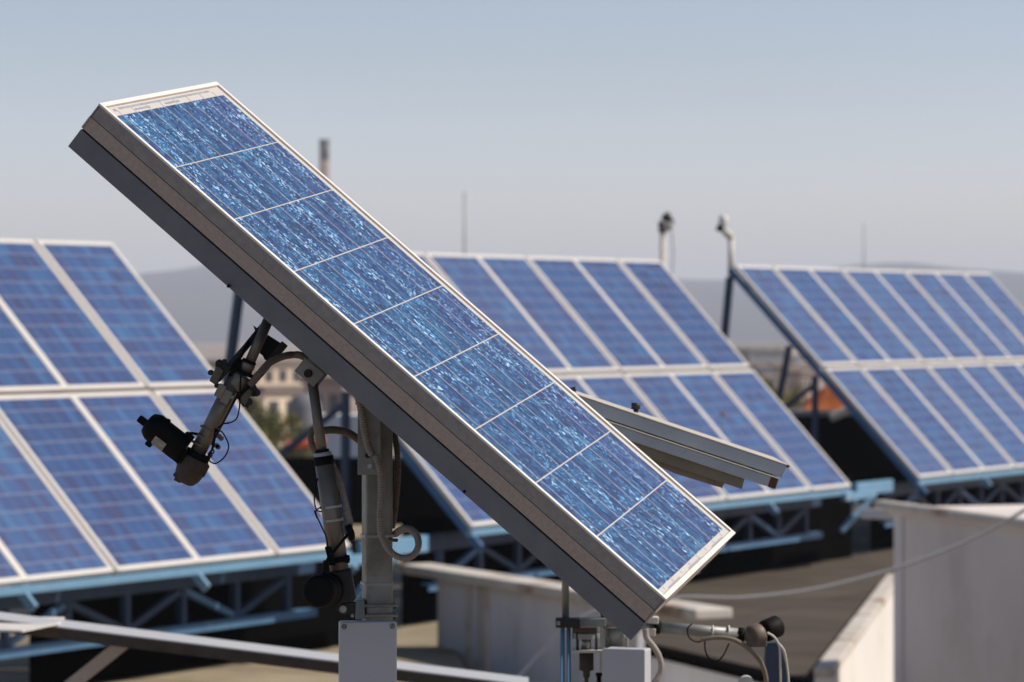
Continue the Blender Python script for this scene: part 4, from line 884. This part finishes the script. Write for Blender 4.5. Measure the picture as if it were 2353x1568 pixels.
mb = MB(); mb.obox(z5(530, 565, Y2), X3, Y3, Z3, .052, .04, .016); mb.build('cross_arm', M.zinc, T2, bevel=.001)
mb = MB(); mb.obox(z5(470, 620, Y2 - .01), X3, Y3, Z3, .05, .05, .012); mb.build('head_plate', M.gear, T2, bevel=.002)
mb = MB(); mb.cyl(z5(480, 695, Y2), z5(480, 648, Y2), .0285, n=32); mb.build('flange', M.zinc, T2, bevel=.001)
for x in (412, 560):
    mb = MB(); mb.cyl(z5(x, 785, Y2 - .02), z5(x, 640, Y2 - .02), .0028); mb.build('stud', M.cast, T2)
mb = MB(); mb.cyl(z5(480, 790, Y2), z5(480, 690, Y2), .010, n=20); mb.build('spindle', M.screw, T2)
mb = MB(); mb.obox(z5(540, 788, Y2), X3, Y3, Z3, .088, .06, .005); mb.build('shelf', M.cream, T2)
mb = MB(); mb.lathe(z5(482, 812, Y2), z5(482, 1039, Y2), [(0, .0145), (.033, .0145), (.036, .007), (.046, .007), (.050, .004), (.0600, .004), (.20, .0035)], 24); mb.build('bearing_housing', M.gear, T2)
mb = MB(); mb.lathe(z5(712, 780, Y2 + .02), z5(712, 610, Y2 + .02), [(0, .015), (.020, .017), (.024, .0205), (.044, .0205)], 24); mb.build('flange', M.zinc, T2)
mb = MB(); mb.cyl(z5(580, 1100, Y2), z5(580, 975, Y2), .0045, n=12); mb.cyl(z5(580, 990, Y2), z5(580, 965, Y2), .0065, n=12); mb.build('knob', M.black, T2)
# post of the second tracker, largely behind its box
pc = z5(700, 900, Y2 + .06); mb = MB(); topz2 = z5(0, 560, Y2).z; mb.obox((pc.x, pc.y, (ZR + topz2) / 2), fx, fy, Z3, .05, .05, topz2 - ZR); mb.build('post', M.zinc, T2, bevel=.004)
mb = MB(); mb.bar((pc.x, pc.y, topz2), z6(100, 330, YT + .17), .05, .05, up=Y3); mb.build('head_bracket', M.cast, T2)
# its box
tl, tr = z5(602, 783, 6.83), z5(965, 783, 6.83); w_ = tr.x - tl.x; th2 = R(-17); bx2 = Vector((math.cos(th2), math.sin(th2), 0)); by2 = Vector((-math.sin(th2), math.cos(th2), 0))
cb = Vector(((tl.x + tr.x) / 2 + .006, 6.86, tl.z - .08)); mb = MB(); mb.obox(cb, bx2, by2, Z3, w_ * .93, .05, .16); jb2 = mb.build('junction_box', M.boxm, T2, bevel=.004, segs=3)
mb = MB(); mb.obox(cb - by2 * .027, bx2, by2, Z3, w_ * .93 + .003, .006, .163); mb.build('lid', M.boxm, jb2, bevel=.0025, segs=3)
# lying actuator
a, b_ = z5(1035, 606, Y2), z5(1690, 662, Y2); ax = (b_ - a).normalized()
mb = MB(); mb.cyl(a, b_, .0118, n=28); a2 = mb.build('linear_actuator', M.zinc2, T2)
mb = MB(); mb.cyl(a - ax * .11, a, .0075, n=20); mb.build('rod', M.zinc2, a2)
for q in (a, z5(1697, 664, Y2)): mb = MB(); mb.ring(q, ax, .0118, .0138, .012, 28); mb.build('seal_ring', M.rubber, a2)
mb = MB(); mb.obox(z5(1000, 548, Y2), ax, Y3, ax.cross(Y3), .024, .03, .014); mb.obox(z5(985, 640, Y2), ax, Y3, ax.cross(Y3), .02, .03, .016); mb.build('clamp_block', M.cream, a2, bevel=.002)
for x in (1470, 1595):
    mb = MB(); mb.ring(z5(x, 644, Y2), ax, .0118, .0133, .0034, 28); mb.build('cable_tie', M.cream, a2)
gc = z5(1815, 668, Y2); ga = Vector((.80, .5, .28)).normalized()
mb = MB(); mb.cyl(b_ + ax * .003, gc, .0125, .016, 24); mb.lathe(gc - ga * .014, gc + ga, [(0, .020), (.003, .0225), (.022, .0225), (.026, .020)], 28); mb.obox(gc - Z3 * .012, X3, Y3, Z3, .040, .03, .022); mb.build('gearbox', mat('brown_gear_cover', (.15, .115, .085), (.11, .085, .065), 24, .6, .1), a2, bevel=.002)
mb = MB(); m0 = gc + ga * .020; mb.lathe(m0, m0 + ga, [(0, .0205), (.004, .0222), (.034, .0222), (.039, .018)], 32); mb.build('motor', M.black, a2)
# dark stand under it
pA = z5(1960, 740, Y2 + .02); mb = MB(); mb.prism([(pA.x - .018, pA.y, pA.z), (pA.x + .010, pA.y, pA.z + .004), (pA.x + .026, pA.y, pA.z - .05), (pA.x + .026, pA.y, ZR), (pA.x - .020, pA.y, ZR), (pA.x - .020, pA.y, pA.z - .03)], (0, .03, 0)); mb.build('stand', M.navy, T2, bevel=.0015)
mb = MB(); mb.tube([z5(1900, 650, Y2 - .02), z5(1950, 680, Y2 - .02), z5(1985, 730, Y2 - .02), z5(2000, 800, Y2 - .02), z5(2005, 1050, Y2 - .01)], .0022, 8); mb.tube([z5(1985, 730, Y2 - .02), z5(2035, 800, Y2 - .02), z5(2060, 950, Y2 - .01), z5(2070, 1060, Y2 - .01)], .0022, 8); mb.build('strap', M.cream, T2)
wire([z5(945, 620, Y2 - .02), z5(955, 690, Y2 - .02), z5(1005, 755, Y2 - .02), z5(1050, 830, Y2 - .02), z5(1070, 910, Y2 - .02), z5(1055, 980, Y2 - .02), z5(1015, 1045, Y2 - .02), z5(980, 1100, Y2)], .0062, M.conduit, T2, 'conduit')
wire([z5(1380, 705, Y2 - .018), z5(1500, 688, Y2 - .018), z5(1620, 700, Y2 - .018), z5(1720, 750, Y2 - .018), z5(1800, 820, Y2 - .018), z5(1860, 900, Y2 - .015), z5(1890, 1000, Y2 - .01), z5(1895, 1090, Y2 - .01)], .0046, M.conduit2, T2, 'conduit')
wire([z5(1310, 580, Y2 - .014), z5(1275, 620, Y2 - .018), z5(1290, 690, Y2 - .018), z5(1350, 722, Y2 - .018), z5(1410, 705, Y2 - .018)], .0015, None, T2)
wire([z5(1410, 710, Y2 - .018), z5(1415, 790, Y2 - .018), z5(1450, 855, Y2 - .018), z5(1510, 870, Y2 - .018), z5(1560, 820, Y2 - .018), z5(1600, 735, Y2 - .018)], .0015, None, T2)
mb = MB(); q = z5(1732, 1045, Y2); mb.lathe(q, q - Y3, [(0, .016), (.01, .016), (.016, .011), (.018, .004)], 24); mb.build('cap', M.cream, T2)

# ------------------------------------------------------------------ angle iron lower left, its strut and plate
YL = 10.4
zL = lambda x, y, Y: at(x * .34176, 1148.9 + y * .34176, Y)
e0, e1 = zL(-250, 772, YL), at(1215, 1574, YL - .25); d = (e1 - e0).normalized()
tl_ = thing('steel_frame', 'pale angle iron frame crossing the lower left corner, passing behind the grey junction box', 'frame', ((e0 + e1) / 2).xy.to_3d() + Z3 * ZR)
fr_ = (Z3 * .30 + Y3 * .95).normalized(); up_ = d.cross(fr_).normalized()
mb = MB()
q0, q1 = e0, e1; top = [q0, q1, q1 + fr_ * .055, q0 + fr_ * .055]; mb.prism(top, (0, .001, -.004)); mb.build('top_flange', M.boxm, tl_)
mb = MB(); mb.prism([q0 - Z3 * .0045, q1 - Z3 * .0045, q1 - Z3 * .038, q0 - Z3 * .038], (0, .005, 0)); mb.build('web', M.gear, tl_)
mb = MB(); mb.prism([zL(-200, 782, YL + .1), zL(435, 788, YL + .1), zL(395, 826, YL - .05), zL(150, 878, YL - .15), zL(-200, 866, YL - .1)], (0, .0, -.006)); mb.build('gusset_plate', M.lip, tl_)
mb = MB(); a = zL(850, 950, YL + .05); b_ = a + (zL(460, 1260, YL + .05) - a) * 1.0; dd = (b_ - a).normalized(); mb.bar(a, b_ + dd * 2.6 * 0 + dd * .0, .04, .030, up=Y3); mb.bar(b_, Vector((b_.x - 1.2, b_.y, ZR)), .04, .03, up=Y3); mb.build('strut', M.alu_warm, tl_, bevel=.003)
for (x, zt) in ((-3.2, None), (1.6, None)):
    pass
mb = MB(); mb.obox((e1.x + .03, e1.y + .03, (ZR + e1.z) / 2), X3, Y3, Z3, .05, .05, e1.z - ZR); mb.build('leg', M.zinc, tl_)
mb = MB(); mb.obox((e0.x - .02, e0.y + .03, (ZR + e0.z) / 2), X3, Y3, Z3, .05, .05, e0.z - ZR); mb.build('leg', M.zinc, tl_)

# slack pale cable, lower right
YC = 19
mb = MB(); mb.tube([at(1100, 1640, YC), at(1180, 1566, YC), at(1290, 1452, YC), at(1400, 1393, YC), at(1560, 1373, YC), at(1700, 1374, YC), at(1850, 1358, YC), at(1990, 1326, YC), at(2120, 1285, YC), at(2260, 1226, YC), at(2420, 1135, YC), at(2700, 980, YC)], .010, 10)
tag(mb.build('slack_cable', M.tie), 'slack pale cable sagging in front of the walls at the lower right', 'cable')

# ------------------------------------------------------------------ haze
mb = MB(); mb.box((-2500, -40, -21), (2500, 8000, 95)); hz = mb.build('haze', [])
hm = bpy.data.materials.new('haze_air'); hm.use_nodes = True; nt = hm.node_tree
for n_0 in list(nt.nodes): nt.nodes.remove(n_0)
out = nt.nodes.new('ShaderNodeOutputMaterial'); pv = nt.nodes.new('ShaderNodeVolumePrincipled')
pv.inputs['Color'].default_value = (.84, .91, 1.0, 1); pv.inputs['Density'].default_value = .00023; pv.inputs['Anisotropy'].default_value = .0
nt.links.new(pv.outputs[0], out.inputs['Volume']); hz.data.materials.append(hm); hz['kind'] = 'stuff'
